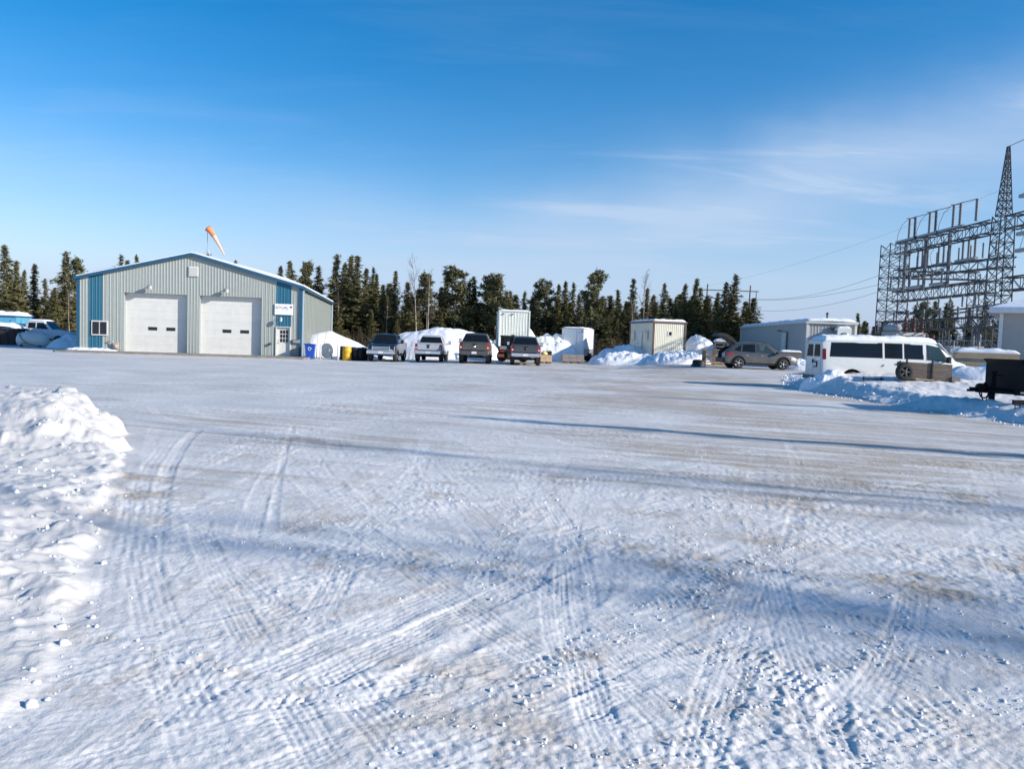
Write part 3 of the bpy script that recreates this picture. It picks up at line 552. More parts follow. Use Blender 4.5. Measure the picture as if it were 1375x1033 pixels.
# ------------------------------------------------------------------ vehicles
TYRE = mat('tyre_rubber', (.03, .029, .028), .85, 0, .5, 9); RIM = mat('alloy_rim', (.42, .42, .41), .38, .8, .1); CHROME = mat('chrome', (.80, .81, .82), .22, 1., .05)
TAILR = mat('red_lens', (.42, .018, .02), .25, 0, .1); CLEAR = mat('clear_lens', (.62, .64, .66), .15, 0, .1); PLATE = mat('licence_plate', (.7, .72, .74), .5, 0, .25, 20)
GLASS = mat('tinted_glass', (.010, .012, .014), .08, 0, .15, 1.5, spec=.4); UNDER = mat('underbody', (.018, .017, .016), .8)
GRIME = (.30, .275, .25)
MATTEGLASS = mat('matte_dark_glass', (.010, .011, .013), .35, 0, .2, 3, spec=.08)  # clean panes, kept matte with weak specular to subdue reflections
class Body:
    """stations: x, half width, bottom z, belt z, top z, top half width"""
    def __init__(s, st): s.st = st
    def par(s, x):
        st = s.st
        if x <= st[0][0]: return st[0][1:]
        for a, b in zip(st[:-1], st[1:]):
            if a[0] <= x <= b[0]:
                t = (x - a[0]) / max(1e-6, b[0] - a[0]); return tuple(p + (q - p) * t for p, q in zip(a[1:], b[1:]))
        return st[-1][1:]
    def sec(s, p):
        w, zb, zs, zt, wt = p; m = zb + .42 * (zs - zb); lip = min(.09, (zt - zs) * .4)
        return [(0, zb), (w - .16, zb), (w - .035, zb + .07), (w, m), (w - .012, m + .6 * (zs - m)), (w - .05, zs), (wt, zt - lip), (wt - .07, zt - lip * .28), (wt - .28, zt), (0, zt + .012)]
    def mesh(s, mb):
        rings = []
        for q in s.st:
            h = s.sec(q[1:]); ring = [(q[0], y, z) for y, z in h] + [(q[0], -y, z) for y, z in h[-2:0:-1]]; rings.append(ring)
        n = len(rings[0]); vs = [p for r_ in rings for p in r_]; fs = [(i * n + k, i * n + (k + 1) % n, (i + 1) * n + (k + 1) % n, (i + 1) * n + k) for i in range(len(rings) - 1) for k in range(n)]
        fs += [tuple(range(n - 1, -1, -1)), tuple((len(rings) - 1) * n + k for k in range(n))]; mb.add(vs, fs); return mb
    def side(s, x, t, sgn, off=.0):
        w, zb, zs, zt, wt = s.par(x); lip = min(.09, (zt - zs) * .4); y = (w - .05) + (wt - w + .05) * t; z = zs + (zt - lip - zs) * t; return Vector((x, sgn * (y + off), z))
    def low(s, x, z, sgn, off=.0):
        h = s.sec(s.par(x))[2:6]
        for (y0, z0), (y1, z1) in zip(h[:-1], h[1:]):
            if z0 <= z <= z1: return Vector((x, sgn * (y0 + (y1 - y0) * (z - z0) / (z1 - z0) + off), z))
        return Vector((x, sgn * (h[-1][0] + off), z))
    def side_pane(s, pts, sgn, off=.006): return MB().slab([s.side(x, t, sgn, off - .014) for x, t in pts], Vector((0, sgn * .014, 0)))
    def low_strip(s, xa, xb, z0, z1, sgn, off=.01, n=4):
        mb = MB(); xs = [xa + (xb - xa) * k / n for k in range(n + 1)]
        for a, b in zip(xs[:-1], xs[1:]): mb.slab([s.low(a, z0, sgn, off), s.low(b, z0, sgn, off), s.low(b, z1, sgn, off), s.low(a, z1, sgn, off)], Vector((0, -sgn * .03, 0)))
        return mb
    def end_pane(s, xa, xb, s0=.08, s1=.94, inset=.10, off=.012):
        """glass between the belt station xa and the roof station xb"""
        wa, _, _, za, wta = s.par(xa); wb, _, _, zb_, wtb = s.par(xb); A = Vector((xa, 0, za)); B = Vector((xb, 0, zb_)); d = B - A
        nn = Vector((-d.z, 0, d.x)); nn = nn if nn.x * (xa - xb) > 0 else -nn; nn.normalize(); P = lambda q, sg: A + d * q + nn * off + Vector((0, sg * ((wta + (wtb - wta) * q) - inset), 0))
        return MB().slab([P(s0, -1), P(s0, 1), P(s1, 1), P(s1, -1)], -nn * .02)
def finish_body(mb, name, paint, parent, arches, r, hw, extra=(), wall=UNDER, bev=.022):
    o = mb.build(name, paint, parent); o.data.materials.append(wall)
    cut = MB()
    for ax in arches:
        for sg in (-1, 1): cut.lathe([(r, sg * (hw - .30)), (r, sg * (hw + .3))], 'y', 20, (ax, 0, r * .86))
    for e in extra: cut.box(*e)
    c = cut.build('cutter', wall); mod = o.modifiers.new('cut', 'BOOLEAN'); mod.object = c; mod.solver = 'EXACT'; mod.operation = 'DIFFERENCE'; mod.use_self = True; mod.material_mode = 'TRANSFER'
    c.parent = parent
    bv = o.modifiers.new('bevel', 'BEVEL'); bv.width = bev; bv.segments = 2; bv.limit_method = 'ANGLE'; bv.angle_limit = R(28)
    dg = bpy.context.evaluated_depsgraph_get(); me = bpy.data.meshes.new_from_object(o.evaluated_get(dg), preserve_all_data_layers=True, depsgraph=dg)
    o.modifiers.clear(); o.data = me; me.polygons.foreach_set('use_smooth', [True] * len(me.polygons)); me.set_sharp_from_angle(angle=R(32)); bpy.data.objects.remove(c); return o
def wheel(parent, x, y, r, w=.25, spokes=6, rim_mat=None):
    sg = 1 if y > 0 else -1; e = bpy.data.objects.new('wheel', None); COL.objects.link(e); e.parent = parent; e.location = (x, y, r)
    MB().lathe([(r * .62, -w / 2), (r * .93, -w / 2), (r, -w * .36), (r, w * .36), (r * .93, w / 2), (r * .62, w / 2), (r * .60, 0)], 'y', 28, cap=False).lathe([(r * .62, -.02), (r * .62, .02)], 'y', 20).build('tyre', TYRE, e)
    rm = MB().lathe([(r * .64, -sg * w * .3), (r * .64, sg * w * .44), (r * .60, sg * w * .44), (r * .56, sg * w * .18)], 'y', 24, cap=False)
    for k in range(spokes):
        a = 2 * math.pi * k / spokes; rm.box((r * .32 * math.cos(a), sg * w * .36, r * .32 * math.sin(a)), (r * .56, w * .14, r * .17), ry=-a)
    rm.lathe([(r * .16, sg * w * .2), (r * .14, sg * w * .48)], 'y', 10); rm.build('rim', rim_mat or RIM, e); return e
def pickup(label, paint, X, Y, facing, tail_style=0, grime=.5, rz=0., chrome=True, zoff=0.):
    """local +x is the front; facing -1 turns it towards the camera"""
    t = thing('pickup_truck', label, 'pickup truck', (X, Y, tz(X, Y) + zoff), (math.pi / 2 if facing > 0 else -math.pi / 2) + rz, 'pickup trucks parked in a row')
    B = Body([(-2.92, .955, .58, 1.31, 1.335, .915), (-2.86, .985, .55, 1.325, 1.35, .94), (-1.0, 1.0, .50, 1.33, 1.355, .95), (-.98, 1.0, .50, 1.33, 1.36, .95), (-.80, 1.0, .50, 1.33, 1.885, .74), (-.3, 1.0, .48, 1.33, 1.94, .755), (.45, 1.0, .48, 1.32, 1.945, .75),
              (.80, 1.0, .48, 1.30, 1.90, .74), (1.50, 1.0, .48, 1.245, 1.275, .90), (2.3, .99, .50, 1.20, 1.235, .88), (2.74, .965, .52, 1.13, 1.165, .85), (2.90, .90, .58, 1.05, 1.075, .80)])
    finish_body(B.mesh(MB()), 'body', paint, t, (-1.86, 1.92), .47, 1.0, extra=(((-1.93, 0, 1.2), (1.68, 1.62, .95)),))
    box('bed_floor', UNDER, t, (-1.93, 0, .70), (1.66, 1.60, .03))
    for x in (-1.86, 1.92):
        for y in (-.86, .86): wheel(t, x, y, .41, .27)
    MB().box((.1, 0, .48), (4.6, .7, .16)).box((-1.86, 0, .42), (.12, 1.5, .12)).box((-2.45, 0, .5), (.5, .5, .18)).build('chassis', UNDER, t)
    for sg in (-1, 1):
        B.side_pane([(-.70, .10), (.02, .10), (.02, .92), (-.58, .92)], sg).build('rear_side_window', GLASS, t); B.side_pane([(.10, .10), (1.22, .10), (.66, .92), (.10, .92)], sg).build('front_side_window', GLASS, t)
        for x in (-.82, .06, 1.30): MB().slab([B.low(x, .62, sg, .003), B.low(x + .014, .62, sg, .003), B.low(x + .014, 1.28, sg, .003), B.low(x, 1.28, sg, .003)], Vector((0, -sg * .02, 0))).build('door_seam', UNDER, t)
        for x in (-.05, .75):
            p = B.low(x, 1.16, sg, .02); box('door_handle', CHROME if chrome else paint, t, p, (.2, .03, .035))
        mr = MB().tube([(1.12, sg * .95, 1.30), (1.10, sg * 1.12, 1.34)], .035).box((1.10, sg * 1.19, 1.42), (.12, .20, .27), bev=.03).build('wing_mirror', BLACK, t); box('mirror_glass', CHROME, mr, (1.035, sg * 1.19, 1.42), (.012, .16, .22))
        MB().box((-2.30, sg * .86, .42), (.02, .30, .42)).build('mud_flap', BLACK, t)
        # lights
        MB().slab([(-2.945, sg * .965, .88), (-2.945, sg * .775, .88), (-2.945, sg * .79, 1.30), (-2.925, sg * .95, 1.30)], (.09, 0, 0)).build('tail_light', TAILR, t)
        MB().box((-2.952, sg * .86, 1.02), (.012, .12, .09)).build('reverse_light', CLEAR, t)
        MB().slab([(2.90, sg * .93, .80), (2.92, sg * .62, .80), (2.86, sg * .62, 1.06), (2.80, sg * .93, 1.08)], (-.12, 0, 0)).build('headlight', CLEAR, t)
        MB().box((2.985, sg * .72, .66), (.02, .2, .10)).build('fog_light', CLEAR, t)
    B.end_pane(-.98, -.80, .06, .88, .10).build('rear_window', GLASS, t); B.end_pane(1.50, .80, .06, .95, .10).build('windshield', GLASS, t)
    tg = MB().box((-2.945, 0, 1.10), (.05, 1.53, .42)).box((-2.955, 0, 1.31), (.07, 1.53, .045)).build('tailgate', paint, t)
    box('tailgate_handle', BLACK, tg, (-2.977, 0, 1.22), (.02, .24, .07))
    MB().lathe([(.0, -2.985), (.10, -2.982), (.10, -2.97)], 'x', 18, (0, 0, 1.09)).build('badge', CHROME if tail_style else BLACK, tg)
    rb = MB().box((-3.02, 0, .70), (.20, 1.90, .20), bev=.06).build('rear_bumper', CHROME if chrome else DKGREY, t); box('bumper_step', BLACK, rb, (-3.03, 0, .812), (.18, 1.5, .02))
    box('licence_plate', PLATE, rb, (-3.128, 0, .70), (.012, .31, .15)); MB().box((-2.95, 0, .50), (.3, .09, .08)).box((-3.1, 0, .5), (.1, .06, .06)).build('tow_hitch', UNDER, t)
    fb = MB().box((2.97, 0, .66), (.18, 1.94, .22), bev=.07).build('front_bumper', CHROME, t); box('front_plate', PLATE, fb, (3.068, 0, .66), (.012, .31, .15)); box('lower_intake', BLACK, fb, (3.0, 0, .50), (.10, 1.2, .11))
    gr = MB().box((2.91, 0, .93), (.06, 1.22, .36)).build('grille', BLACK, t)
    for z in (.845, .93, 1.02): box('grille_bar', CHROME, gr, (2.955, 0, z), (.035, 1.16, .045))
    for y in (-.59, .59): box('grille_side', CHROME, gr, (2.955, y, .93), (.03, .05, .34))
    for sg in (-1, 1): MB().box((.3, sg * 1.0, .44), (2.4, .16, .05)).build('running_board', BLACK, t)
    return t
NAVY = mat('navy_car_paint', (.012, .018, .036), .28, .3, .1, coat=.6, dirt=(GRIME, .8, 1.0)); SILV = mat('silver_car_paint', (.58, .59, .60), .36, .3, .06, coat=.4, dirt=(GRIME, .6, 1.0))
BRON = mat('brown_grey_car_paint', (.085, .078, .066), .4, .4, .12, coat=.3, dirt=(GRIME, 1.1, 1.5)); GREYP = mat('grey_car_paint', (.085, .09, .098), .36, .5, .08, coat=.4, dirt=(GRIME, .8, 1.2))
t1_ = pickup('dark navy pickup truck with chrome grille facing the camera', NAVY, atx(514, 53.0) - .05, 55.6, -1)
t2_ = pickup('pale silver pickup truck seen from behind with red tail lights', SILV, atx(575, 53.0), 56.0, 1); t2_.scale = (.96, .97, .96)
t3_ = pickup('dirty brown grey pickup truck parked tail out with an oval badge', BRON, atx(637, 50.2), 53.4, 1, 1, chrome=False); t3_.scale = (1.02, 1.03, 1.05)
pickup('dark grey pickup truck with silver bumper beside the tan crates', GREYP, atx(706.5, 50.2), 53.4, 1)

# ---- grey crossover with its tailgate open
SUVP = mat('taupe_car_paint', (.105, .10, .095), .34, .45, .08, coat=.5, dirt=(GRIME, .9, .95)); CARGO = mat('white_sacks', (.6, .6, .62), .8)
sx, sy = atx(1018, 49.3), 49.6
suv = thing('crossover_car', 'taupe grey crossover car with its black tailgate raised open', 'car', (sx, sy, tz(sx, sy)), R(1.5))
B = Body([(-2.30, .88, .42, .92, 1.00, .80), (-2.24, .93, .36, 1.02, 1.10, .84), (-2.0, .955, .30, 1.06, 1.34, .72), (-1.72, .96, .28, 1.05, 1.54, .66), (-1.2, .965, .26, 1.03, 1.66, .64), (-.5, .965, .26, 1.00, 1.715, .645), (.15, .965, .26, .98, 1.70, .645), (.62, .965, .26, .97, 1.60, .64),
          (1.42, .96, .26, .97, 1.03, .83), (1.9, .94, .28, .90, .965, .78), (2.22, .88, .32, .78, .84, .70), (2.40, .74, .38, .66, .69, .58)])
finish_body(B.mesh(MB()), 'body', SUVP, suv, (-1.43, 1.42), .42, .965, extra=(((-2.05, 0, 1.02), (1.0, 1.26, .78)),))
for x in (-1.43, 1.42):
    for y in (-.83, .83): wheel(suv, x, y, .365, .24, 5)
    for sg in (-1, 1): MB().tube([(x + .455 * math.cos(a), sg * .955, .36 + .455 * math.sin(a)) for a in [R(-8 + 196 * k / 14) for k in range(15)]], .03, 6).build('arch_moulding', BLACK, suv)
for sg in (-1, 1):
    B.side_pane([(-1.72, .30), (-1.30, .12), (-1.22, .92), (-1.36, .80)], sg).build('quarter_window', GLASS, suv); B.side_pane([(-1.22, .12), (-.36, .10), (-.36, .93), (-1.10, .93)], sg).build('rear_side_window', GLASS, suv)
    B.side_pane([(-.28, .10), (.94, .10), (.40, .92), (-.28, .93)], sg).build('front_side_window', mat('green_glass', (.03, .055, .06), .08, 0, .1, spec=.35), suv)
    for x in (-1.0, -.30, 1.02): MB().slab([B.low(x, .42, sg, .003), B.low(x + .012, .42, sg, .003), B.low(x + .012, .95, sg, .003), B.low(x, .95, sg, .003)], Vector((0, -sg * .02, 0))).build('door_seam', UNDER, suv)
    for x in (-.92, .05): box('door_handle', CHROME, suv, B.low(x, .86, sg, .018), (.19, .025, .03))
    B.low_strip(-1.0, 1.0, .29, .40, sg, .012).build('sill_trim', BLACK, suv)
    MB().box((.98, sg * 1.06, 1.06), (.16, .20, .15), bev=.04).tube([(.98, sg * .88, 1.0), (.98, sg * 1.0, 1.04)], .03).build('wing_mirror', BLACK, suv)
    B.low_strip(-2.27, -1.78, .84, .97, sg, .010).build('tail_light', TAILR, suv); B.low_strip(1.92, 2.30, .62, .76, sg, .01).build('headlight', CLEAR, suv)
    MB().tube([(-1.25, sg * .60, 1.70), (-.2, sg * .62, 1.75), (.35, sg * .61, 1.70)], .016, 5).build('roof_rail', BLACK, suv)
B.end_pane(1.42, .62, .06, .95, .08).build('windshield', GLASS, suv)
MB().box((-2.33, 0, .52), (.16, 1.7, .30), bev=.06).build('rear_bumper', BLACK, suv); MB().box((2.36, 0, .46), (.14, 1.3, .26), bev=.06).build('front_bumper', BLACK, suv); box('grille', BLACK, suv, (2.30, 0, .70), (.1, .9, .14))
box('cargo_floor', UNDER, suv, (-2.0, 0, .66), (.85, 1.2, .03)); MB().box((-2.0, -.3, .86), (.4, .4, .36), bev=.12).box((-1.95, .25, .82), (.36, .42, .28), bev=.12).build('white_sacks', CARGO, suv)
hat = MB(); hp = [(-1.50, 1.68), (-1.80, 1.98), (-2.15, 2.18), (-2.62, 2.24), (-2.78, 2.10), (-2.66, 2.02), (-2.30, 2.02), (-1.95, 1.80), (-1.62, 1.56)]
hat.prism(hp, -.66, .66, 'y'); hat.build('tailgate', BLACK, suv); MB().slab([(-1.62, -.52, 1.83), (-1.62, .52, 1.83), (-2.10, .48, 2.17), (-2.10, -.48, 2.17)], (-.01, 0, .012)).build('rear_window', GLASS, suv)
for sg in (-1, 1): MB().tube([(-1.75, sg * .62, 1.42), (-2.2, sg * .62, 2.0)], .014, 5).build('gas_strut', DKGREY, suv)

# ---- white passenger van in deep snow
VANP = mat('white_van_paint', (.70, .70, .665), .38, 0, .04, coat=.3, dirt=((.45, .41, .36), .5, .9))
vx, vy = atx(1208, 31.8), 32.8
van = thing('passenger_van', 'long white passenger van with dark windows half buried in snow', 'van', (vx, vy, .07), R(-1.2))
B = Body([(-3.12, .93, .40, 1.30, 1.95, .76), (-3.08, .97, .36, 1.30, 2.02, .79), (-2.9, .99, .34, 1.30, 2.07, .80), (-1.0, 1.0, .34, 1.30, 2.12, .82), (.9, 1.0, .34, 1.30, 2.12, .82), (1.50, 1.0, .34, 1.29, 2.09, .80), (1.74, 1.0, .34, 1.28, 2.0, .78), (2.44, .98, .34, 1.20, 1.24, .88), (2.75, .96, .36, 1.12, 1.15, .86), (3.02, .91, .40, .98, 1.02, .80), (3.10, .86, .46, .86, .90, .76)])
finish_body(B.mesh(MB()), 'body', VANP, van, (-1.86, 2.06), .46, 1.0)
for x in (-1.86, 2.06):
    for y in (-.86, .86): wheel(van, x, y, .375, .25)
for sg in (-1, 1):
    for (a, b, c, d) in ((-2.78, -.66, -2.70, -.66), (-.52, .16, -.52, .16), (.28, 1.02, .28, 1.02)):
        fr = B.side_pane([(a - .03, .05), (b + .03, .05), (d + .03, .93), (c - .03, .93)], sg, .002).build('window_frame', BLACK, van); B.side_pane([(a, .09), (b, .09), (d, .89), (c, .89)], sg, .008).build('pane', GLASS, fr)
    fr = B.side_pane([(1.18, .05), (2.14, .05), (1.72, .93), (1.18, .93)], sg, .018).build('window_frame', BLACK, van); B.side_pane([(1.22, .09), (2.04, .09), (1.68, .89), (1.22, .89)], sg, .026).build('pane', MATS['green_glass'], fr)
    for x in (-.60, .22, 1.12, 2.18): MB().slab([B.low(x, .42, sg, .003), B.low(x + .014, .42, sg, .003), B.low(x + .014, 1.27, sg, .003), B.low(x, 1.27, sg, .003)], Vector((0, -sg * .02, 0))).build('door_seam', DKGREY, van)
    for x in (-.05, .12, 1.34): box('door_handle', BLACK, van, B.low(x, 1.12, sg, .018), (.10, .03, .06))
    for z in (.62, 1.05): box('door_hinge', GREYMETAL, van, B.low(-.60, z, sg, .02), (.05, .03, .08))
    MB().slab([(-3.10, sg * .96, 1.22), (-2.97, sg * 1.005, 1.22), (-2.98, sg * .955, 1.66), (-3.09, sg * .90, 1.66)], (0, -sg * .05, 0)).build('tail_light', TAILR, van)
    MB().box((1.96, sg * 1.16, 1.36), (.14, .20, .26), bev=.04).tube([(1.95, sg * .9, 1.28), (1.96, sg * 1.1, 1.32)], .03).build('wing_mirror', BLACK, van)
    for y0, y1 in ((.04, .76),):
        dr = MB().slab([(-3.135, sg * .03, .45), (-3.135, sg * .84, .45), (-3.135, sg * .82, 1.28), (-3.115, sg * .72, 1.92), (-3.115, sg * .03, 1.92)], (.03, 0, 0)).build('rear_door', VANP, van)
        MB().slab([(-3.146, sg * .10, 1.33), (-3.146, sg * .74, 1.33), (-3.128, sg * .66, 1.84), (-3.128, sg * .12, 1.84)], (.012, 0, 0)).build('pane', MATTEGLASS, dr)
    B.low_strip(-2.98, -.62, .40, .50, sg, .008).build('sill_trim', VANP, van)
MB().box((-3.15, -.28, 1.0), (.03, .40, .26)).build('plate_recess', BLACK, van); box('licence_plate', PLATE, van, (-3.172, -.28, .99), (.012, .3, .15)); MB().box((-3.15, .02, 1.12), (.04, .06, .16)).build('door_latch', BLACK, van)
MB().box((-3.17, 0, .44), (.16, 1.8, .16), bev=.05).build('rear_bumper', DKGREY, van); B.end_pane(2.44, 1.74, .06, .96, .08).build('windshield', GLASS, van); MB().box((3.10, 0, .52), (.14, 1.7, .2), bev=.05).build('front_bumper', DKGREY, van); box('grille', BLACK, van, (3.08, 0, .74), (.06, 1.1, .2))
def snow_cap(name, parent, x0, x1, y0, y1, zf, th, nx=30, ny=12, seed=0, edge=.10, material=None):
    """a lens of settled snow lying on the surface zf(x, y)"""
    vs = []; fs = []
    for top in (1, 0):
        for j in range(ny + 1):
            for i in range(nx + 1):
                a, b = i / nx, j / ny; x, y = x0 + (x1 - x0) * a, y0 + (y1 - y0) * b; e = min(min(a, 1 - a) * (x1 - x0), min(b, 1 - b) * (y1 - y0)) / edge
                h = th * (min(1, max(0, e)) ** .5) * (1 + .55 * float(noise(x * 1.7 + seed, y * 1.7, seed)) + .3 * float(noise(x * 5, y * 5, seed + 3))) if top else -.03
                vs.append((x, y, zf(x, y) + h))
    m_ = (nx + 1) * (ny + 1)
    for j in range(ny):
        for i in range(nx): a = j * (nx + 1) + i; fs += [(a, a + 1, a + nx + 2, a + nx + 1), (m_ + a + nx + 1, m_ + a + nx + 2, m_ + a + 1, m_ + a)]
    for i in range(nx): fs += [(m_ + i, m_ + i + 1, i + 1, i)]; b = ny * (nx + 1) + i; fs += [(b, b + 1, m_ + b + 1, m_ + b)]
    for j in range(ny): a = j * (nx + 1); fs += [(a, a + nx + 1, m_ + a + nx + 1, m_ + a)]; b = a + nx; fs += [(m_ + b, m_ + b + nx + 1, b + nx + 1, b)]
    return MB().add(vs, fs, True).build(name, material or SNOW, parent)
roofz = lambda x, y: B.par(x)[3] - .10 * max(0, abs(y) - .62) / .18
snow_cap('roof_snow', van, -3.02, 1.66, -.80, .80, lambda x, y: B.par(x)[3] - .55 * max(0, abs(y) - .70), .15, 60, 18, 4, .22)
snow_cap('windshield_snow', van, 1.66, 3.0, -.84, .84, lambda x, y: B.par(x)[3] + .012, .09, 26, 14, 9, .2)
# ------------------------------------------------------------------ sheds, trailers, stored goods
GREYCLAD = mat('grey_cladding', (.42, .42, .40), .5, 0, .06, 2); CREAM = mat('cream_cladding', (.80, .755, .60), .5, 0, .05, 2); BROWN = mat('brown_trim', (.13, .07, .05), .6); PALE = mat('pale_green_white', (.76, .78, .70), .5, 0, .05, 2)
WHITEB = mat('white_aluminium', (.74, .76, .78), .35, .0, .04, 2); ALU = mat('tread_plate', (.40, .41, .42), .4, .5, .1, 20)
WOODG = mat('weathered_wood', (.20, .18, .155), .85, 0, .3, 3, bump=.006, bscale=30, stretch=(1, 8, 8)); WOODT = mat('tan_lumber', (.50, .36, .21), .8, 0, .2, 4, stretch=(1, 6, 6)); WOODB = mat('brown_board', (.13, .10, .08), .85, 0, .4, 5, bump=.008, bscale=18, stretch=(1, 5, 5)); WOODP = mat('pallet_wood', (.34, .25, .16), .85, 0, .3, 4)
def ribbed(parent, L, H, m_, loc, rz, openings=(), sheet=.6, rib=.2, nm='cladding_sheet'):
    e = bpy.data.objects.new('wall', None); COL.objects.link(e); e.parent = parent; e.location = loc; e.rotation_euler = (0, 0, rz)
    cladding(e, 0, L, 0, lambda x: H, list(openings), lambda x, z: m_, sheet=sheet, rib=rib, nm=nm); return e
# grey office trailer
ox, oy = 20.9, 55.0; oz = tz(ox, oy) + .25
off = thing('office_trailer', 'long grey ribbed office trailer with a snowy roof and white end door', 'trailer', (ox, oy, oz), R(-3.4))
OL, OW, OH = 20.0, 3.35, 3.0
MB().box((OW / 2, OL / 2, OH / 2), (OW - .06, OL - .06, OH - .04)).build('inner_box', GREYCLAD, off)
ribbed(off, OL - .2, OH, GREYCLAD, (-.0, OL - .1, 0), -math.pi / 2, sheet=1.2, rib=.3); ribbed(off, OW - .2, OH, GREYCLAD, (.1, 0, 0), 0, [(.40, 1.34, -.1, 2.18)], sheet=.6, rib=.2)
for cx, cy in ((0, 0), (OW, 0), (0, OL)): box('corner_trim', WHITE, off, (cx, cy, OH / 2), (.16, .16, OH - .02))
for y0, y1, s_ in ((-.15, OL + .15, 1),): box('roof', WHITE, off, (OW / 2, OL / 2, OH + .06), (OW + .3, OL + .3, .12))
snow_cap('roof_snow', off, -.12, OW + .12, -.12, OL + .12, lambda x, y: OH + .12 + .10 * (1 - abs(x - OW / 2) / OW), .20, 16, 60, 3, .35)
d_ = box('entry_door', WHITE, off, (.97, -.03, 1.06), (.90, .07, 2.12)); 
for z in (1.42, 1.76): box('pane', DARKGLASS, d_, (1.0, -.075, z), (.36, .014, .30))
MB().tube([(.62, -.07, 1.0), (.62, -.12, 1.0), (.74, -.12, 1.0)], .016).build('handle', DKGREY, d_)
hv = MB().box((2.30, -.42, 1.98), (.95, .72, 1.45), bev=.02).build('cooling_unit', PALE, off)
for k in range(7): box('grille_slat', DKGREY, hv, (1.815, -.42, 1.50 + k * .16), (.02, .62, .09))
MB().lathe([(.36, -.80), (.36, -.785), (.30, -.79)], 'y', 24, (2.34, 0, 2.05)).build('fan_ring', GREYMETAL, hv)
for k in range(5): a = R(72 * k); MB().box((2.34 + .16 * math.cos(a), -.795, 2.05 + .16 * math.sin(a)), (.3, .01, .11), ry=-a).build('fan_blade', DKGREY, hv)
snow_cap('unit_snow', hv, 1.85, 2.75, -.76, -.08, lambda x, y: 2.705, .16, 10, 8, 5, .2)
MB().box((2.30, -.40, 1.22), (.9, .6, .06)).tube([(1.95, -.65, 1.22), (1.95, -.08, .75)], .03, 5).tube([(2.65, -.65, 1.22), (2.65, -.08, .75)], .03, 5).build('bracket', DKGREY, off)
box('wall_box', DKGREY, off, (1.75, -.11, 2.70), (.30, .14, .26)); MB().tube([(1.6, .8, OH + .1), (1.6, .8, OH + .75)], .07, 8).lathe([(.14, OH + .72), (.03, OH + .86)], 'z', 10, (1.6, .8, 0)).build('flue', DKGREY, off)
st_ = MB(); [st_.box((.97, -.35 - .28 * k, -.06 - .2 * k), (1.1, .30, .05)) for k in range(3)]; st_.build('steps', WOODG, off)
wb = MB().box((-.10, 5.2, 1.55), (.08, 1.15, 1.6)).build('side_window', WHITE, off)
for k in range(6): box('slat', WHITE, wb, (-.16, 5.2, .92 + k * .25), (.03, 1.0, .16), ry=R(18))
MB().tube([(-.12, 4.4, .4), (-.14, 4.4, 2.45), (-.6, 4.4, 2.52)], .035, 6).box((-.72, 4.4, 2.5), (.3, .16, .10)).build('lamp_arm', DKGREY, off)
box('skirting', GREYCLAD, off, (OW / 2, OL / 2, -.3), (OW - .2, OL - .2, .58))
# weathered wood box beside the trailer
wx, wy = atx(1061, 52.8), 52.9
wbx = thing('wooden_box', 'weathered grey wooden box with a little snow beside the office trailer', 'box', (wx, wy, tz(wx, wy)), R(-4))
for k in range(8): box('plank', WOODG, wbx, (-.62 + k * .178, -.42, .56), (.168, .025, 1.12))
for k in range(5): box('plank', WOODG, wbx, (-.71, -.32 + k * .17, .56), (.025, .16, 1.12))
box('lid', WOODG, wbx, (0, 0, 1.14), (1.5, .92, .04)); MB().box((0, .05, .56), (1.38, .8, 1.1)).build('inner_box', WOODG, wbx); snow_cap('lid_snow', wbx, -.72, .72, -.44, .44, lambda x, y: 1.16, .12, 14, 9, 2, .2)
# pallets standing on edge, and the snow-topped stack behind
def pallet_row(label, X, Y, n, rz, zb=0., hh=1.15, wid=1.1, snow=False, gap=.17):
    t = thing('pallet_stack', label, 'pallets', (X, Y, tz(X, Y) + zb), rz)
    rr_ = random.Random(int(X * 10))
    for k in range(n):
        for j in range(7): box('slat', WOODP if rr_.random() < .7 else WOODG, t, (rr_.uniform(-.015, .015), -.5 + k * gap, .08 + j * (hh - .1) / 6.4), (wid, .022, .10))
        for x in (-wid / 2 + .05, 0, wid / 2 - .05): box('runner', WOODP, t, (x, -.5 + k * gap + .06, hh / 2), (.045, .09, hh))
    if snow: snow_cap('top_snow', t, -wid / 2 - .04, wid / 2 + .04, -.58, -.5 + n * gap, lambda x, y: hh, .22, 12, 10, 6, .25)
    return t
pallet_row('slatted wooden pallets on edge behind the raised tailgate', atx(961, 53.2), 53.6, 5, R(6), 0, 1.20, 1.55); pallet_row('taller pallet stack capped with snow behind the slatted pallets', atx(974, 57), 57.6, 4, R(-6), 0, 1.75, 1.4, True)
bx_, by_ = atx(939, 51.8), 51.9
bg = thing('black_tarp_bundle', 'small black tarp bundle with a handle on the snow by the pallets', 'bundle', (bx_, by_, tz(bx_, by_)))
vs = []; fs = []; n_ = 14
for j in range(7):
    for k in range(n_): a = 2 * math.pi * k / n_; r_ = .48 * math.cos(j / 6 * 1.45) ** .6 * (1 + .14 * math.sin(3 * a + j) + .07 * math.sin(7 * a)); vs.append((r_ * math.cos(a), .7 * r_ * math.sin(a), -.03 + .50 * math.sin(j / 6 * 1.5)))
for j in range(6):
    for k in range(n_): fs.append((j * n_ + k, j * n_ + (k + 1) % n_, (j + 1) * n_ + (k + 1) % n_, (j + 1) * n_ + k))
MB().add(vs, fs + [tuple(6 * n_ + k for k in range(n_))], True).build('tarp', BLACK, bg); MB().tube([(.2, 0, .4), (.42, 0, .55), (.62, 0, .66)], .035, 6).build('handle', BLACK, bg)
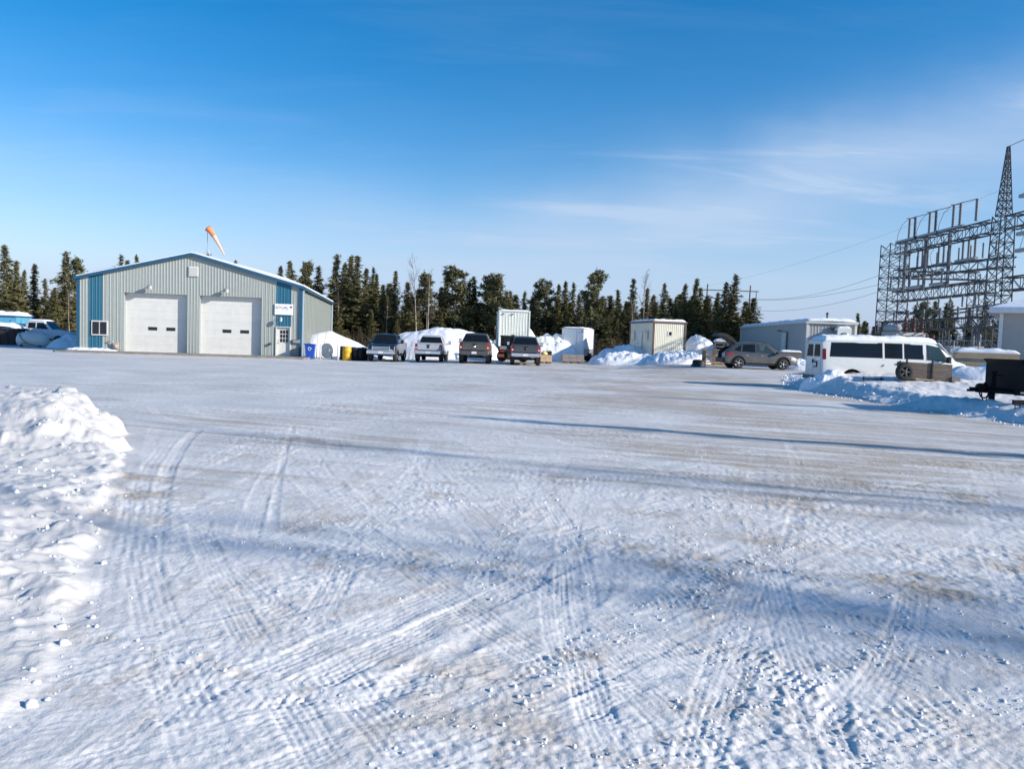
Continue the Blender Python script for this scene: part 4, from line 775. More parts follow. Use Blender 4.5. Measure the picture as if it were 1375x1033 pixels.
# cream cabin
cx_, cy_ = atx(877, 60.0), 60.0
cab = thing('cream_cabin', 'small cream site cabin with brown corner trim standing behind heaped snow', 'cabin', (cx_, cy_, .80), R(11.5))
CWD, CLN, CHT = 2.62, 5.2, 2.62
MB().box((CWD / 2, CLN / 2, CHT / 2), (CWD - .06, CLN - .06, CHT - .02)).build('inner_box', CREAM, cab)
ribbed(cab, CWD - .12, CHT, CREAM, (.06, 0, 0), 0, [(1.16, 1.48, 1.62, 1.96)], sheet=.3, rib=.15); ribbed(cab, CLN - .12, CHT, CREAM, (0, CLN - .06, 0), -math.pi / 2, sheet=.3, rib=.15)
fr = box('window', WHITE, cab, (1.32, -.02, 1.79), (.34, .05, .36)); box('pane', DARKGLASS, fr, (1.36, -.052, 1.79), (.20, .012, .26))
for cx, cy in ((0, 0), (CWD, 0), (0, CLN)): box('corner_trim', BROWN, cab, (cx, cy, CHT / 2), (.13, .13, CHT - .02))
box('fascia', BROWN, cab, (CWD / 2, CLN / 2, CHT + .05), (CWD + .22, CLN + .22, .13)); snow_cap('roof_snow', cab, -.10, CWD + .10, -.10, CLN + .10, lambda x, y: CHT + .115, .17, 16, 24, 8, .3)
for y, z, h_ in ((1.35, 1.62, .62), (4.35, 1.6, .62)):
    f_ = box('window', WHITE, cab, (-.07, y, z), (.05, .72, h_ + .1)); box('pane', DARKGLASS, f_, (-.105, y, z), (.014, .58, h_))
d_ = box('entry_door', WHITE, cab, (-.06, 2.75, 1.0), (.05, .85, 1.95)); MB().tube([(-.1, 3.05, 1.0), (-.16, 3.05, 1.0), (-.16, 2.93, 1.0)], .018).build('handle', DKGREY, d_)
for y in (.15, 2.6, 5.0): box('skid', WOODG, cab, (CWD / 2, y, -.25), (CWD, .2, .5))
# white enclosed cargo trailer
tx_, ty_ = atx(784, 65.5), 65.5
ct = thing('cargo_trailer', 'white enclosed cargo trailer with grey lower band on its rear doors', 'trailer', (tx_, ty_, tz(tx_, ty_) + .02), R(-17))
TWD, TLN, TB, TT = 1.95, 4.4, .52, 2.80
MB().box((-TWD / 2, TLN / 2, (TB + TT) / 2), (TWD, TLN, TT - TB), bev=.05).build('body', WHITEB, ct)
rd = [MB().box((-TWD * .66, -.02, (TB + TT) / 2 + .26), (TWD * .64, .04, TT - TB - .62)).build('rear_door', WHITEB, ct), MB().box((-TWD * .66, -.025, TB + .28), (TWD * .64, .05, .50)).build('tread_plate', ALU, ct), MB().box((-TWD * .17, -.02, (TB + TT) / 2), (TWD * .30, .04, TT - TB - .1)).build('rear_panel', WHITEB, ct)]
MB().tube([(-TWD * .90, -.07, .62), (-TWD * .90, -.07, TT - .35)], .028, 6).build('lock_rod', GREYMETAL, ct); box('roof_cap', GREYMETAL, ct, (-TWD / 2, TLN / 2, TT + .02), (TWD + .04, TLN + .04, .05))
snow_cap('roof_snow', ct, -TWD, 0, 0, TLN, lambda x, y: TT + .045, .10, 10, 16, 3, .2); box('marker_lamp', TAILR, ct, (-.16, -.045, TT - .22), (.16, .03, .09))
for x in (-.06, -TWD + .06):
    for y in (2.0, 2.75): wheel(ct, x + (.02 if x > -.5 else -.02), y, .33, .22, 6)
MB().box((.14, 2.38, .70), (.30, 1.7, .06)).build('mudguard', BLACK, ct); MB().box((-TWD / 2, TLN / 2, .44), (TWD * .8, TLN, .12)).tube([(-.3, TLN, .45), (-TWD / 2, TLN + 1.2, .45), (-TWD + .3, TLN, .45)], .05, 6).build('chassis', UNDER, ct)
box('trim_rail', ALU, ct, (.012, TLN / 2, .80), (.03, TLN - .2, .56))
# crates before it
def crate(label, X, Y, L, W_, H_, m_, rz=0., blocks=3, zb=0.):
    t = thing('wooden_crate', label, 'crate', (X, Y, tz(X, Y) + zb), rz, 'crates on the snow behind the pickups')
    for k in range(blocks): 
        w = L / blocks; MB().box((-L / 2 + w * (k + .5), 0, .12 + (H_ - .12) * .27), (w - .012, W_, (H_ - .12) * .5)).build('block', m_, t); MB().box((-L / 2 + w * (k + .5), 0, .12 + (H_ - .12) * .77), (w - .012, W_ - .02, (H_ - .12) * .46)).build('block', m_, t)
        box('foot', WOODB, t, (-L / 2 + w * (k + .5), 0, .05), (w * .45, W_, .14))
    return t
TAUPE = mat('taupe_crate', (.30, .25, .22), .85, 0, .12, 3); TANB = mat('tan_crate', (.58, .42, .25), .8, 0, .12, 3)
crate('low taupe crate of three blocks before the cargo trailer', atx(770, 60.5), 60.8, 1.72, .9, .68, TAUPE, R(2), 3)
c0 = crate('tan wooden crate right of the dark grey pickup', atx(733, 57.6), 57.9, .95, .8, .62, TANB, R(3), 2)
yx, yy = atx(731.5, 57.7), 57.95
ys_ = thing('yellow_bag', 'pale yellow bag lying on the tan crate', 'bag', (yx, yy, tz(yx, yy) + .615)); MB().lathe([(.12, 0), (.24, .04), (.26, .12), (.20, .22), (.07, .27)], 'z', 12).build('sack', mat('yellow_cloth', (.72, .58, .26), .8, 0, .15, 4), ys_); MB().lathe([(.07, .26), (.05, .30), (.075, .33)], 'z', 8).build('knot', MATS['yellow_cloth'], ys_)
kx, ky = atx(737.5, 58.6), 58.75
bk = thing('black_case', 'black case standing behind the tan crate', 'case', (kx, ky, tz(kx, ky)), R(3)); MB().box((0, 0, .46), (.46, .3, .92), bev=.04).build('body', BLACK, bk); MB().tube([(-.1, 0, .92), (-.1, 0, 1.0), (.1, 0, 1.0), (.1, 0, .92)], .018, 5).build('handle', BLACK, bk)
# box truck body behind
qx, qy = atx(670, 63.5), 63.5
bt = thing('box_trailer', 'tall off white ribbed box trailer rising behind the dark grey pickup', 'trailer', (qx, qy, .02), R(3.5))
QW, QL, QB, QT = 2.46, 5.5, 1.12, 3.98
MB().box((QW / 2, QL / 2, (QB + QT) / 2), (QW - .04, QL - .04, QT - QB - .02)).build('inner_box', PALE, bt)
e = ribbed(bt, QW - .1, QT - QB, PALE, (.05, 0, QB), 0, sheet=.245, rib=.245, nm='rib_panel'); e2 = ribbed(bt, QL - .1, QT - QB, PALE, (0, QL - .05, QB), -math.pi / 2, sheet=.6, rib=.3, nm='rib_panel')
for x in (0, QW): box('corner_post', PALE, bt, (x, 0, (QB + QT) / 2), (.10, .10, QT - QB))
box('top_rail', PALE, bt, (QW / 2, QL / 2, QT + .04), (QW + .14, QL + .14, .10)); snow_cap('roof_snow', bt, 0, QW, 0, QL, lambda x, y: QT + .09, .10, 12, 14, 6, .2)
for x in (.28, 1.05): box('marker_lamp', DKGREY, bt, (x, -.07, QT - .22), (.16, .05, .10))
MB().box((QW / 2, QL / 2, 1.0), (QW * .7, QL, .2)).build('chassis', UNDER, bt)
for x in (.25, QW - .25):
    for y in (.7, 1.8): wheel(bt, x, y, .48, .3, 8)
nose = MB(); vs = []; fs = []
for j in range(8):
    for k in range(13): a = math.pi * k / 12; b = j / 7; r_ = (1 - .25 * b); vs.append((QW + .05 + .62 * b * 1.0, .6 + .5 * math.cos(a) * r_, 1.55 + (1.15 * (1 - .62 * b ** 1.7)) * math.sin(a) * r_))
for j in range(7):
    for k in range(12): fs.append((j * 13 + k, j * 13 + k + 1, (j + 1) * 13 + k + 1, (j + 1) * 13 + k))
nose.add(vs, fs + [tuple(7 * 13 + k for k in range(13))], True).build('side_fairing', PALE, bt)
# flatbed truck with a rack, partly hidden
fx, fy = atx(689, 58.5), 58.5
ft = thing('flatbed_truck', 'black flatbed truck with a headache rack half hidden behind the dark grey pickup', 'truck', (fx, fy, tz(fx, fy)), R(1))
MB().box((0, 0, .86), (2.2, 2.6, .16)).build('deck', UNDER, ft); rk = MB()
for x in (-.92, -.3, .3, .92): rk.box((x, 1.25, 1.42), (.07, .07, 1.0))
rk.box((0, 1.25, 1.95), (2.0, .08, .10)).box((0, 1.25, 1.45), (1.9, .06, .07)); rk.build('rack', BLACK, ft)
MB().box((0, 2.2, 1.35), (1.9, 1.5, 1.2), bev=.15).build('cab', BLACK, ft); box('rear_window', GLASS, ft, (0, 1.43, 1.62), (1.4, .02, .5)); MB().box((0, 1.25, 2.04), (.25, .12, .08)).build('beacon', DKGREY, ft)
for x in (-.8, .8):
    wheel(ft, x, .1, .42, .36, 8); box('tail_light', TAILR, ft, (x, -1.32, .80), (.34, .03, .10)); box('mud_flap', BLACK, ft, (x, -.6, .45), (.4, .02, .5))
MB().box((-.9, -1.26, .48), (.5, .3, .22)).box((.2, -1.28, .46), (1.0, .2, .14)).build('tail_frame', mat('rusty_red', (.25, .08, .06), .8), ft); box('toolbox', GREYMETAL, ft, (-.75, -.3, 1.05), (.5, 1.2, .26))
# ---- clutter along the shop's side wall
bxx, byy = atx(417.5, 52.4), 52.3
rb = thing('recycling_bin', 'blue wheeled recycling bin at the corner of the shop', 'bin', (bxx, byy, tz(bxx, byy) - .02), R(8)); BINB = mat('blue_plastic', (.012, .075, .42), .4)
pr = [(-.27, .05), (.27, .05), (.34, 1.0), (-.34, 1.0)]; m_ = MB(); m_.add([(-.24, -.26, .05), (.24, -.26, .05), (.24, .26, .05), (-.24, .26, .05), (-.33, -.36, 1.0), (.33, -.36, 1.0), (.33, .36, 1.0), (-.33, .36, 1.0)], [(3, 2, 1, 0), (4, 5, 6, 7), (0, 1, 5, 4), (1, 2, 6, 5), (2, 3, 7, 6), (3, 0, 4, 7)]); m_.build('body', BINB, rb)
MB().box((0, -.02, 1.03), (.74, .82, .06), bev=.05).box((0, .40, 1.02), (.6, .08, .10)).build('lid', BINB, rb)
for sg in (-1, 1): MB().lathe([(.12, sg * .24 - .03), (.12, sg * .24 + .03)], 'x', 16, (0, .28, .12)).build('wheel', BLACK, rb)
arr = MB()
for k in range(3):
    a = R(90 + 120 * k); c = Vector((.085 * math.cos(a), 0, .085 * math.sin(a))); arr.box((c.x, -.352, .72 + c.z), (.13, .012, .04), ry=-(a + math.pi / 2)); tip = a + R(48); arr.prism([(.10 * math.cos(tip) + .05 * math.cos(tip + q), .72 + .10 * math.sin(tip) + .05 * math.sin(tip + q)) for q in (R(90), R(210), R(330))], -.358, -.346, 'y')
arr.build('recycling_mark', WHITE, rb); snow_cap('lid_snow', rb, .02, .36, -.2, .38, lambda x, y: 1.06, .22, 8, 8, 3, .15)
dx_, dy_ = atx(441, 54.2), 54.2
dish = thing('satellite_dish', 'white satellite dish leaning on snow beside the shop wall', 'dish', (dx_, dy_, tz(dx_, dy_)), R(-20))
pf = [(.52 * q, .16 * q * q) for q in (1, .85, .7, .5, .3, .1)]; M_ = MB(); vs = []; n_ = 22
for side in (0, 1):
    for q in (.05, .3, .55, .8, 1.0):
        for k in range(n_): a = 2 * math.pi * k / n_; vs.append((.52 * q * math.cos(a), -.16 * q * q + side * .02, .60 + .52 * q * math.sin(a)))
fs = [(s_ * 5 * n_ + j * n_ + k, s_ * 5 * n_ + j * n_ + (k + 1) % n_, s_ * 5 * n_ + (j + 1) * n_ + (k + 1) % n_, s_ * 5 * n_ + (j + 1) * n_ + k) for s_ in (0, 1) for j in range(4) for k in range(n_)]
fs += [tuple(range(n_)), tuple(5 * n_ + k for k in range(n_))] + [(4 * n_ + k, 4 * n_ + (k + 1) % n_, 9 * n_ + (k + 1) % n_, 9 * n_ + k) for k in range(n_)]
M_.add(vs, fs, True).build('reflector', WHITE, dish); MB().tube([(0, .02, .60), (.1, .30, .55), (.1, .32, 0)], .035, 6).build('mast', GREYMETAL, dish); MB().tube([(.3, -.1, .22), (.45, -.55, .60)], .02, 5).tube([(-.3, -.1, .22), (.45, -.55, .6)], .012, 5).build('feed_arm', GREYMETAL, dish); MB().box((.45, -.57, .64), (.12, .16, .14), bev=.03).build('receiver', GREYMETAL, dish)
for k, u in enumerate((430.8, 454.4)):
    X = atx(u, 52.9); p = MB().tube([(0, 0, -.05), (.01, 0, 1.0)], .055, 10).lathe([(.06, .98), (.03, 1.04)], 'z', 10).build('bollard', WHITE); p.location = (X, 52.9, tz(X, 52.9)); tag(p, ['white bollard between the blue bin and the satellite dish', 'white bollard right of the satellite dish'][k], 'bollard', 'white bollards beside the shop')
for k, (u, h_, ln) in enumerate(((413.5, 2.05, .02), (425.5, 1.75, .05), (432, 2.35, .42))):
    X = atx(u, 54.5); p = MB().tube([(0, 0, -.05), (ln * .5, 0, h_ * .5), (ln, .1, h_)], [.022, .018, .01], 5).build('marker_stake', mat('stake_wood', (.30, .25, .2), .8)); p.location = (X, 54.5, tz(X, 54.5)); tag(p, ['thin upright stake behind the blue bin nearest the downspout', 'thin stake rising just right of the blue bin', 'slanted tall thin stake above the satellite dish'][k], 'stake', 'stakes against the shop wall')
X, Y = atx(466.5, 53.4), 53.4
yb = thing('yellow_drum', 'yellow plastic drum standing before dark barrels', 'drum', (X, Y, tz(X, Y))); YEL = mat('yellow_plastic', (.62, .36, .012), .45)
MB().lathe([(.27, 0), (.30, .04), (.30, .30), (.315, .32), (.30, .34), (.30, .62), (.315, .64), (.30, .66), (.30, .88), (.27, .92)], 'z', 20).build('barrel', YEL, yb); MB().lathe([(.26, .92), (.27, .95), (.24, .96)], 'z', 20).build('lid', YEL, yb)
for k, (u, Yd, h_) in enumerate(((462.5, 54.1, .95), (477, 54.0, .92), (484, 54.2, .90), (489, 54.5, .86))):
    X = atx(u, Yd); t = thing('dark_barrel', ['dark brown barrel tucked behind the yellow drum', 'black barrel next to the yellow drum', 'scuffed black barrel in the middle of the dark row', 'dark barrel at the right end of the row'][k], 'barrel', (X, Yd, tz(X, Yd)), 0, 'dark barrels under the snow beside the shop')
    mm_ = mat('dark_brown_plastic', (.035, .02, .015), .6) if k == 0 else BLACK
    MB().lathe([(.26, 0), (.29, .03), (.29, .30), (.30, .32), (.29, .34), (.29, h_ * .68), (.30, h_ * .7), (.29, h_ * .72), (.28, h_ - .03)], 'z', 16).build('drum', mm_, t); MB().lathe([(.285, h_ - .03), (.285, h_), (.2, h_ + .01)], 'z', 16).build('lid', mm_, t)
    snow_cap('lid_snow', t, -.2, .2, -.2, .2, lambda x, y: h_ + .005, .10, 8, 8, k, .14)
# ---- left of the shop
X, Y = atx(44, 57.0), 57.0
tk = thing('fuel_tank', 'white horizontal fuel tank half sunk in snow left of the shop', 'tank', (X, Y, -.10), R(14))
prof = [(.02, -1.06), (.30, -1.02), (.48, -.90), (.56, -.74), (.58, -.6), (.58, .6), (.56, .74), (.48, .90), (.30, 1.02), (.02, 1.06)]
MB().lathe(prof, 'x', 24, (0, 0, .52)).build('shell', WHITE, tk); MB().lathe([(.10, 1.05), (.10, 1.16), (.07, 1.2)], 'z', 12, (-.4, 0, 0)).tube([(.2, 0, 1.05), (.2, 0, 1.22)], .03).build('filler_dome', WHITE, tk)
for x in (-.6, .6): box('cradle', DKGREY, tk, (x, 0, .06), (.16, .9, .24))
MB().tube([(-.75, -.25, 1.05), (-.70, -.50, .86), (-.5, -.62, .55), (-.1, -.68, .25), (.5, -.75, .10), (1.0, -.8, .06)], .025, 6).tube([(-.7, -.6, .1), (-.45, -.62, .32), (-.2, -.66, .26)], .02, 6).build('hose', DKGREY, tk)
X, Y = atx(50, 62.0), 63.0
oc = thing('parked_truck', 'snow dusted white truck cab parked behind the fuel tank', 'truck', (X, Y, -.05), R(4)); OLDW = mat('old_white_paint', (.62, .64, .67), .5)
B = Body([(-2.2, .85, .5, 1.25, 1.28, .80), (-1.15, .87, .5, 1.25, 1.28, .82), (-1.0, .87, .5, 1.25, 1.92, .72), (.35, .87, .5, 1.25, 1.96, .72), (1.0, .87, .5, 1.2, 1.24, .80), (2.3, .82, .55, 1.05, 1.08, .74)])
finish_body(B.mesh(MB()), 'body', OLDW, oc, (-1.4, 1.5), .42, .87)
for sg in (-1, 1): B.side_pane([(-.9, .12), (-.32, .12), (-.32, .9), (-.86, .9)], sg).build('rear_side_window', GLASS, oc); B.side_pane([(-.22, .12), (.72, .12), (.28, .9), (-.22, .9)], sg).build('front_side_window', GLASS, oc)
B.end_pane(1.0, .35, .06, .94, .08).build('windshield', GLASS, oc); box('tail_light', TAILR, oc, (-2.0, -.86, 1.12), (.3, .03, .16)); box('fuel_can', MATS['rusty_red'], oc, (-1.55, -.45, 1.38), (.6, .4, .26)); MB().box((-1.9, -.4, 1.36), (.25, .3, .25)).build('tool_case', WHITE, oc)
for x in (-1.4, 1.5):
    for y in (-.76, .76): wheel(oc, x, y, .37, .24)
snow_cap('roof_snow', oc, -.95, .4, -.68, .68, lambda x, y: 1.96, .09, 14, 10, 2, .2)
X, Y = atx(11, 60.0), 60.0
dp = thing('dark_dumpster', 'dark brown dumpster heaped with snow at the left edge', 'dumpster', (X, Y, -.10), R(8)); DBR = mat('dark_brown_steel', (.035, .026, .024), .7, 0, .2, 4)
MB().add([(-1.2, -.7, .05), (.95, -.7, .05), (.95, .7, .05), (-1.2, .7, .05), (-1.25, -.85, 1.25), (1.1, -.85, 1.25), (1.1, .85, 1.25), (-1.25, .85, 1.25)], [(3, 2, 1, 0), (4, 5, 6, 7), (0, 1, 5, 4), (1, 2, 6, 5), (2, 3, 7, 6), (3, 0, 4, 7)]).build('body', DBR, dp)
for x in (-.9, -.3, .3, .8): box('rib', DBR, dp, (x, -.80, .66), (.07, .06, 1.12), rx=R(7))
box('rim', DBR, dp, (-.075, 0, 1.27), (2.5, 1.84, .08)); snow_cap('snow_heap', dp, -1.0, 1.0, -.8, .8, lambda x, y: 1.30 + .18 * (1 - (x / 1.0) ** 2), .26, 16, 12, 7, .5)
X, Y = atx(22, 70.0), 70.0
sh = thing('blue_shed', 'blue shed with a pale band and thick snow on its roof', 'shed', (X, Y, -.05), R(6)); LB = mat('pale_blue_wall', (.10, .36, .52), .6); DB = mat('deep_blue_wall', (.012, .085, .22), .6)
MB().box((-2.4, 1.5, .8), (4.8, 3.0, 1.7)).build('lower_wall', DB, sh); MB().box((-2.4, 1.5, 1.97), (4.82, 3.02, .62)).build('upper_wall', LB, sh); box('roof', DB, sh, (-2.4, 1.5, 2.32), (5.1, 3.3, .08)); snow_cap('roof_snow', sh, -4.9, .12, -.1, 3.1, lambda x, y: 2.36, .34, 24, 14, 5, .4)
box('corner_trim', DB, sh, (-.5, -.025, 1.2), (.06, .03, 1.4)); d_ = box('door', LB, sh, (-1.6, -.03, .9), (.8, .04, 1.6)); box('handle', DKGREY, d_, (-1.32, -.07, .9), (.05, .06, .12))
# ---- behind the right berm
SN = .0
X, Y = atx(1238, 29.3), 29.3
ut = thing('utility_trailer', 'weathered board sided utility trailer with a spare wheel sunk in snow before the van', 'trailer', (X, Y, tz(X, Y) - .03), R(-3))
for k, z in enumerate((.13, .335, .54)): box('side_board', WOODB, ut, (.14, -.40, z + .05), (1.62 - .01 * k, .04, .20), ry=R(1.6))
for k, z in enumerate((.13, .335, .54)): box('side_board', WOODB, ut, (.14, .50, z + .05), (1.6, .04, .20), ry=R(1.6))
for k, z in enumerate((.13, .335, .54)): box('end_board', WOODB, ut, (-.68, .05, z + .07), (.04, .86, .19))
MB().box((.14, .05, .02), (1.66, .94, .06)).tube([(.9, .05, .02), (2.0, .05, .05)], .035, 6).build('frame', UNDER, ut); MB().box((1.08, -.38, .13), (.30, .2, .16)).build('beam_end', WOODG, ut)
for x in (-.74, -.98, .2): box('stake_post', UNDER, ut, (x, -.44, .48 if x > -.8 else .40), (.05, .05, .72 if x > -.8 else .7))
wh = wheel(ut, -.83, -.52, .32, .2, 5, DKGREY); wh.location.z = .34
snow_cap('load_snow', ut, -.66, .94, -.37, .47, lambda x, y: .55, .10, 12, 9, 5, .25)
MB().tube([(-2.3, -.35, .02), (-1.5, -.36, .03)], .03, 5).tube([(-2.25, -.35, -.08), (-2.25, -.35, .12)], .025, 5).tube([(-1.6, -.35, -.08), (-1.6, -.35, .12)], .025, 5).build('ramp_rail', UNDER, ut)
X, Y = atx(1338, 35.5), 36.0
lp = thing('lumber_pile', 'stack of tan lumber and grey beams under a sheet of snow near the house', 'lumber', (X, Y, tz(X, Y) - .05), R(-24))
rr_ = random.Random(3)
for j in range(7):
    for k in range(6):
        L_ = 2.5 + rr_.uniform(-.08, .08); box('plank', WOODT if rr_.random() < .72 else WOODG, lp, (-.2 + rr_.uniform(-.03, .03), -.58 + k * .235, .30 + j * .155), (L_, .222, .145))
for x in (-1.2, 0, .9): box('bearer', WOODG, lp, (x, 0, .14), (.14, 1.5, .16))
snow_cap('top_snow', lp, -1.5, 1.08, -.72, .72, lambda x, y: 1.30, .16, 20, 12, 4, .4)
# black dump trailer at the right edge
X, Y = atx(1364, 21.2), 21.6
dt = thing('dump_trailer', 'black dump trailer with red and white reflective tape and its tongue jack down', 'trailer', (X, Y, tz(X, Y) + .0), R(-4)); BLK = mat('black_steel', (.009, .009, .010), .7, .0, .2, 5, spec=.15); REDT = mat('red_tape', (.40, .02, .02), .4); WHT = mat('white_tape', (.62, .62, .62), .4)
LN = 4.2
[box('side_wall', BLK, dt, (LN / 2, q, .99), (LN, .05, .74)) for q in (-.95, .95)]; [box('end_wall', BLK, dt, (q, 0, .98), (.05, 1.95, .78)) for q in (0, LN)]; box('bed_floor', BLK, dt, (LN / 2, 0, .62), (LN, 1.9, .06))
MB().prism([(-.13, 1.40), (.02, 1.22), (.02, 1.43), (-.13, 1.43)], -.92, .92, 'y').build('tarp_hood', BLK, dt); box('top_rail', BLK, dt, (LN / 2, -.965, 1.385), (LN + .08, .09, .08)); box('mid_rail', BLK, dt, (LN / 2, -.98, 1.05), (LN, .03, .09))
for k in range(7): box('side_rib', BLK, dt, (.05 + k * LN / 6.6, -.99, .86), (.07, .05, .46))
fr = MB().box((LN / 2, -.70, .52), (LN + .2, .10, .14)).box((LN / 2, .70, .52), (LN + .2, .10, .14)).tube([(0, -.7, .52), (-.75, 0, .52), (0, .7, .52)], .06, 6).build('frame', BLK, dt)
for k in range(12):
    box('reflective_tape', REDT if k % 2 else WHT, fr, (.1 + k * .36, -.756, .53), (.17 if k % 2 == 0 else .34, .008, .05))
for k in range(5): box('reflective_tape', WHT if k % 2 == 0 else REDT, dt, (.22 + k * .36, -1.0, 1.05), (.17, .006, .05))
MB().box((-.34, -.02, .52), (.12, .12, 1.02)).box((-.34, -.02, 1.06), (.16, .16, .05)).build('jack', BLK, dt); MB().tube([(-.34, -.08, .98), (-.20, -.1, .98), (-.1, -.12, .96)], .018, 5).build('jack_crank', BLK, dt)
MB().box((-.80, 0, .55), (.24, .12, .12)).tube([(-.85, 0, .52), (-1.0, 0, .52)], .04, 6).build('coupler', BLK, dt)
MB().tube([(-.62 + .13 * math.cos(a), -.16, .52 + .20 * math.sin(a)) for a in [2 * math.pi * k / 14 for k in range(15)]], .022, 5).tube([(-.62 + .09 * math.cos(a), -.20, .50 + .26 * math.sin(a)) for a in [2 * math.pi * k / 14 for k in range(15)]], .016, 5).build('chain', BLK, dt)
MB().lathe([(.13, -.16), (.13, .1)], 'y', 14, (-.62, 0, .60)).build('winch', BLK, dt)
for x in (2.0, 2.85):
    for y in (-1.0, 1.0): wheel(dt, x, y, .36, .22, 6)
MB().box((2.42, -1.08, .80), (1.9, .26, .05)).build('mudguard', BLK, dt)
X, Y = atx(1370, 19.9), 19.8
rk_ = thing('garden_rake_head', 'black toothed drag bar lying on snow below the dump trailer', 'drag bar', (X, Y, tz(X, Y) + .18)); MB().box((.2, 0, .16), (.75, .07, .12)).build('bar', BLK, rk_)
for k in range(6): MB().tube([(-.12 + k * .13, 0, .12), (-.12 + k * .13, -.02, -.05)], .012, 5).build('tooth', BLK, rk_)
# beige house at the right edge
hx, hy = atx(1341, 40.5), 40.5
hs_ = thing('beige_house', 'beige lap sided house corner with a snowy hipped roof', 'house', (hx, hy, tz(hx, hy)), R(-35)); BEIGE = mat('beige_siding', (.40, .365, .335), .6, 0, .04, 2)
MB().box((4.0, 4.0, 1.7), (7.94, 7.94, 3.36)).build('inner_wall', BEIGE, hs_)
for k in range(26): box('siding_board', BEIGE, hs_, (4.0, -.005, .16 + k * .125), (7.86, .05, .128), rx=R(-8))
for k in range(26): box('siding_board', BEIGE, hs_, (-.005, 4.0, .16 + k * .125), (.05, 7.86, .128), ry=R(-8))
box('corner_board', WHITE, hs_, (.0, .0, 1.7), (.18, .18, 3.38)); box('soffit', WHITE, hs_, (4, 4, 3.40), (9.0, 9.0, .10)); box('gutter', WHITE, hs_, (4, -.56, 3.45), (9.1, .12, .14)); box('gutter', WHITE, hs_, (-.56, 4, 3.45), (.12, 8.9, .14))
rfm = MB().add([(-.55, -.55, 3.5), (8.55, -.55, 3.5), (8.55, 8.55, 3.5), (-.55, 8.55, 3.5), (4, 3.6, 5.1), (4, 4.4, 5.1)], [(0, 1, 4), (1, 2, 5, 4), (2, 3, 5), (3, 0, 4, 5), (3, 2, 1, 0)]).build('roof', DKGREY, hs_)
MB().add([(-.58, -.58, 3.49), (8.58, -.58, 3.49), (8.58, 8.58, 3.49), (-.58, 8.58, 3.49), (-.5, -.5, 3.66), (8.5, -.5, 3.66), (8.5, 8.5, 3.66), (-.5, 8.5, 3.66), (4, 3.5, 5.28), (4, 4.5, 5.28)], [(0, 1, 5, 4), (1, 2, 6, 5), (2, 3, 7, 6), (3, 0, 4, 7), (4, 5, 8), (5, 6, 9, 8), (6, 7, 9), (7, 4, 8, 9)]).build('roof_snow', SNOW, hs_)

# ------------------------------------------------------------------ snow heaps
def skew(amount): return lambda xs, ys, z: z
snow_pile('snow_pile', 'largest snow heap with a flat crest behind the silver pickup', -6.0, 64.5, 5.0, 3.6, 2.45, 0, 1, .10, 2.6, n=120, vary=.12)
snow_pile('snow_pile', 'clumpy snow heap between the box trailer and the cargo trailer', 3.4, 67.0, 2.6, 2.4, 2.0, .1, 2, .3, 1.8, n=90, vary=.25)
snow_pile('snow_pile', 'smooth low snow heap between the cargo trailer and the cabin', 9.0, 62.4, 2.9, 1.6, 1.15, 0, 3, .15, 1.5)
snow_pile('snow_pile', 'broken snow clods heaped at the foot of the cream cabin', 12.4, 57.8, 2.6, 1.5, .74, .05, 4, .34, 1.5, n=120)
snow_pile('snow_pile', 'shaded snow heap left of the clods before the cabin', 8.7, 58.8, 2.8, 1.4, .86, .05, 5, .16, 1.5, n=90)
snow_pile('snow_pile', 'tall rounded snow heap peeking out right of the cabin', 15.9, 66.0, 1.6, 1.8, 2.0, 0, 6, .18, 2.0, vary=.2)
snow_pile('snow_pile', 'snow slope falling from the shop wall behind the satellite dish', -13.6, 61.0, 4.4, 3.2, 2.0, 0, 7, .03, 1.3, vary=.1, cut=lambda x, y, z: z * (1 - .20 * np.clip(x + .8, 0, 4)))
snow_pile('snow_pile', 'low snow heap between the fuel tank and the shop', -32.2, 57.5, 2.2, 2.4, .85, 0, 8, .14, 1.4)
snow_pile('snow_pile', 'thin snow bank along the foot of the shop left of its doors', -27.9, 50.9, 1.7, .55, .20, R(6), 9, .12, 1.6, z0=-.09)
snow_pile('snow_pile', 'smooth white snow mound between the board trailer and the lumber', 19.3, 30.6, 2.0, 1.0, .62, -.1, 10, .06, 1.6)
snow_pile('snow_pile', 'small snow heap against the rear corner of the van', 12.5, 31.0, .9, .6, .30, 0, 11, .28, 1.6)
snow_pile('snow_pile', 'low snow ridge right of the big heap behind the pickups', .2, 68.5, 2.6, 1.5, 1.25, 0, 12, .2, 1.8)
snow_pile('snow_pile', 'snow heap beside the wooden box and trailer steps', 20.0, 51.6, 2.0, 1.0, .45, 0, 13, .25, 1.6)
snow_pile('snow_pile', 'snow drift along the front of the beige house', 27.0, 36.8, 2.6, 1.0, .4, -.6, 14, .1, 1.6)
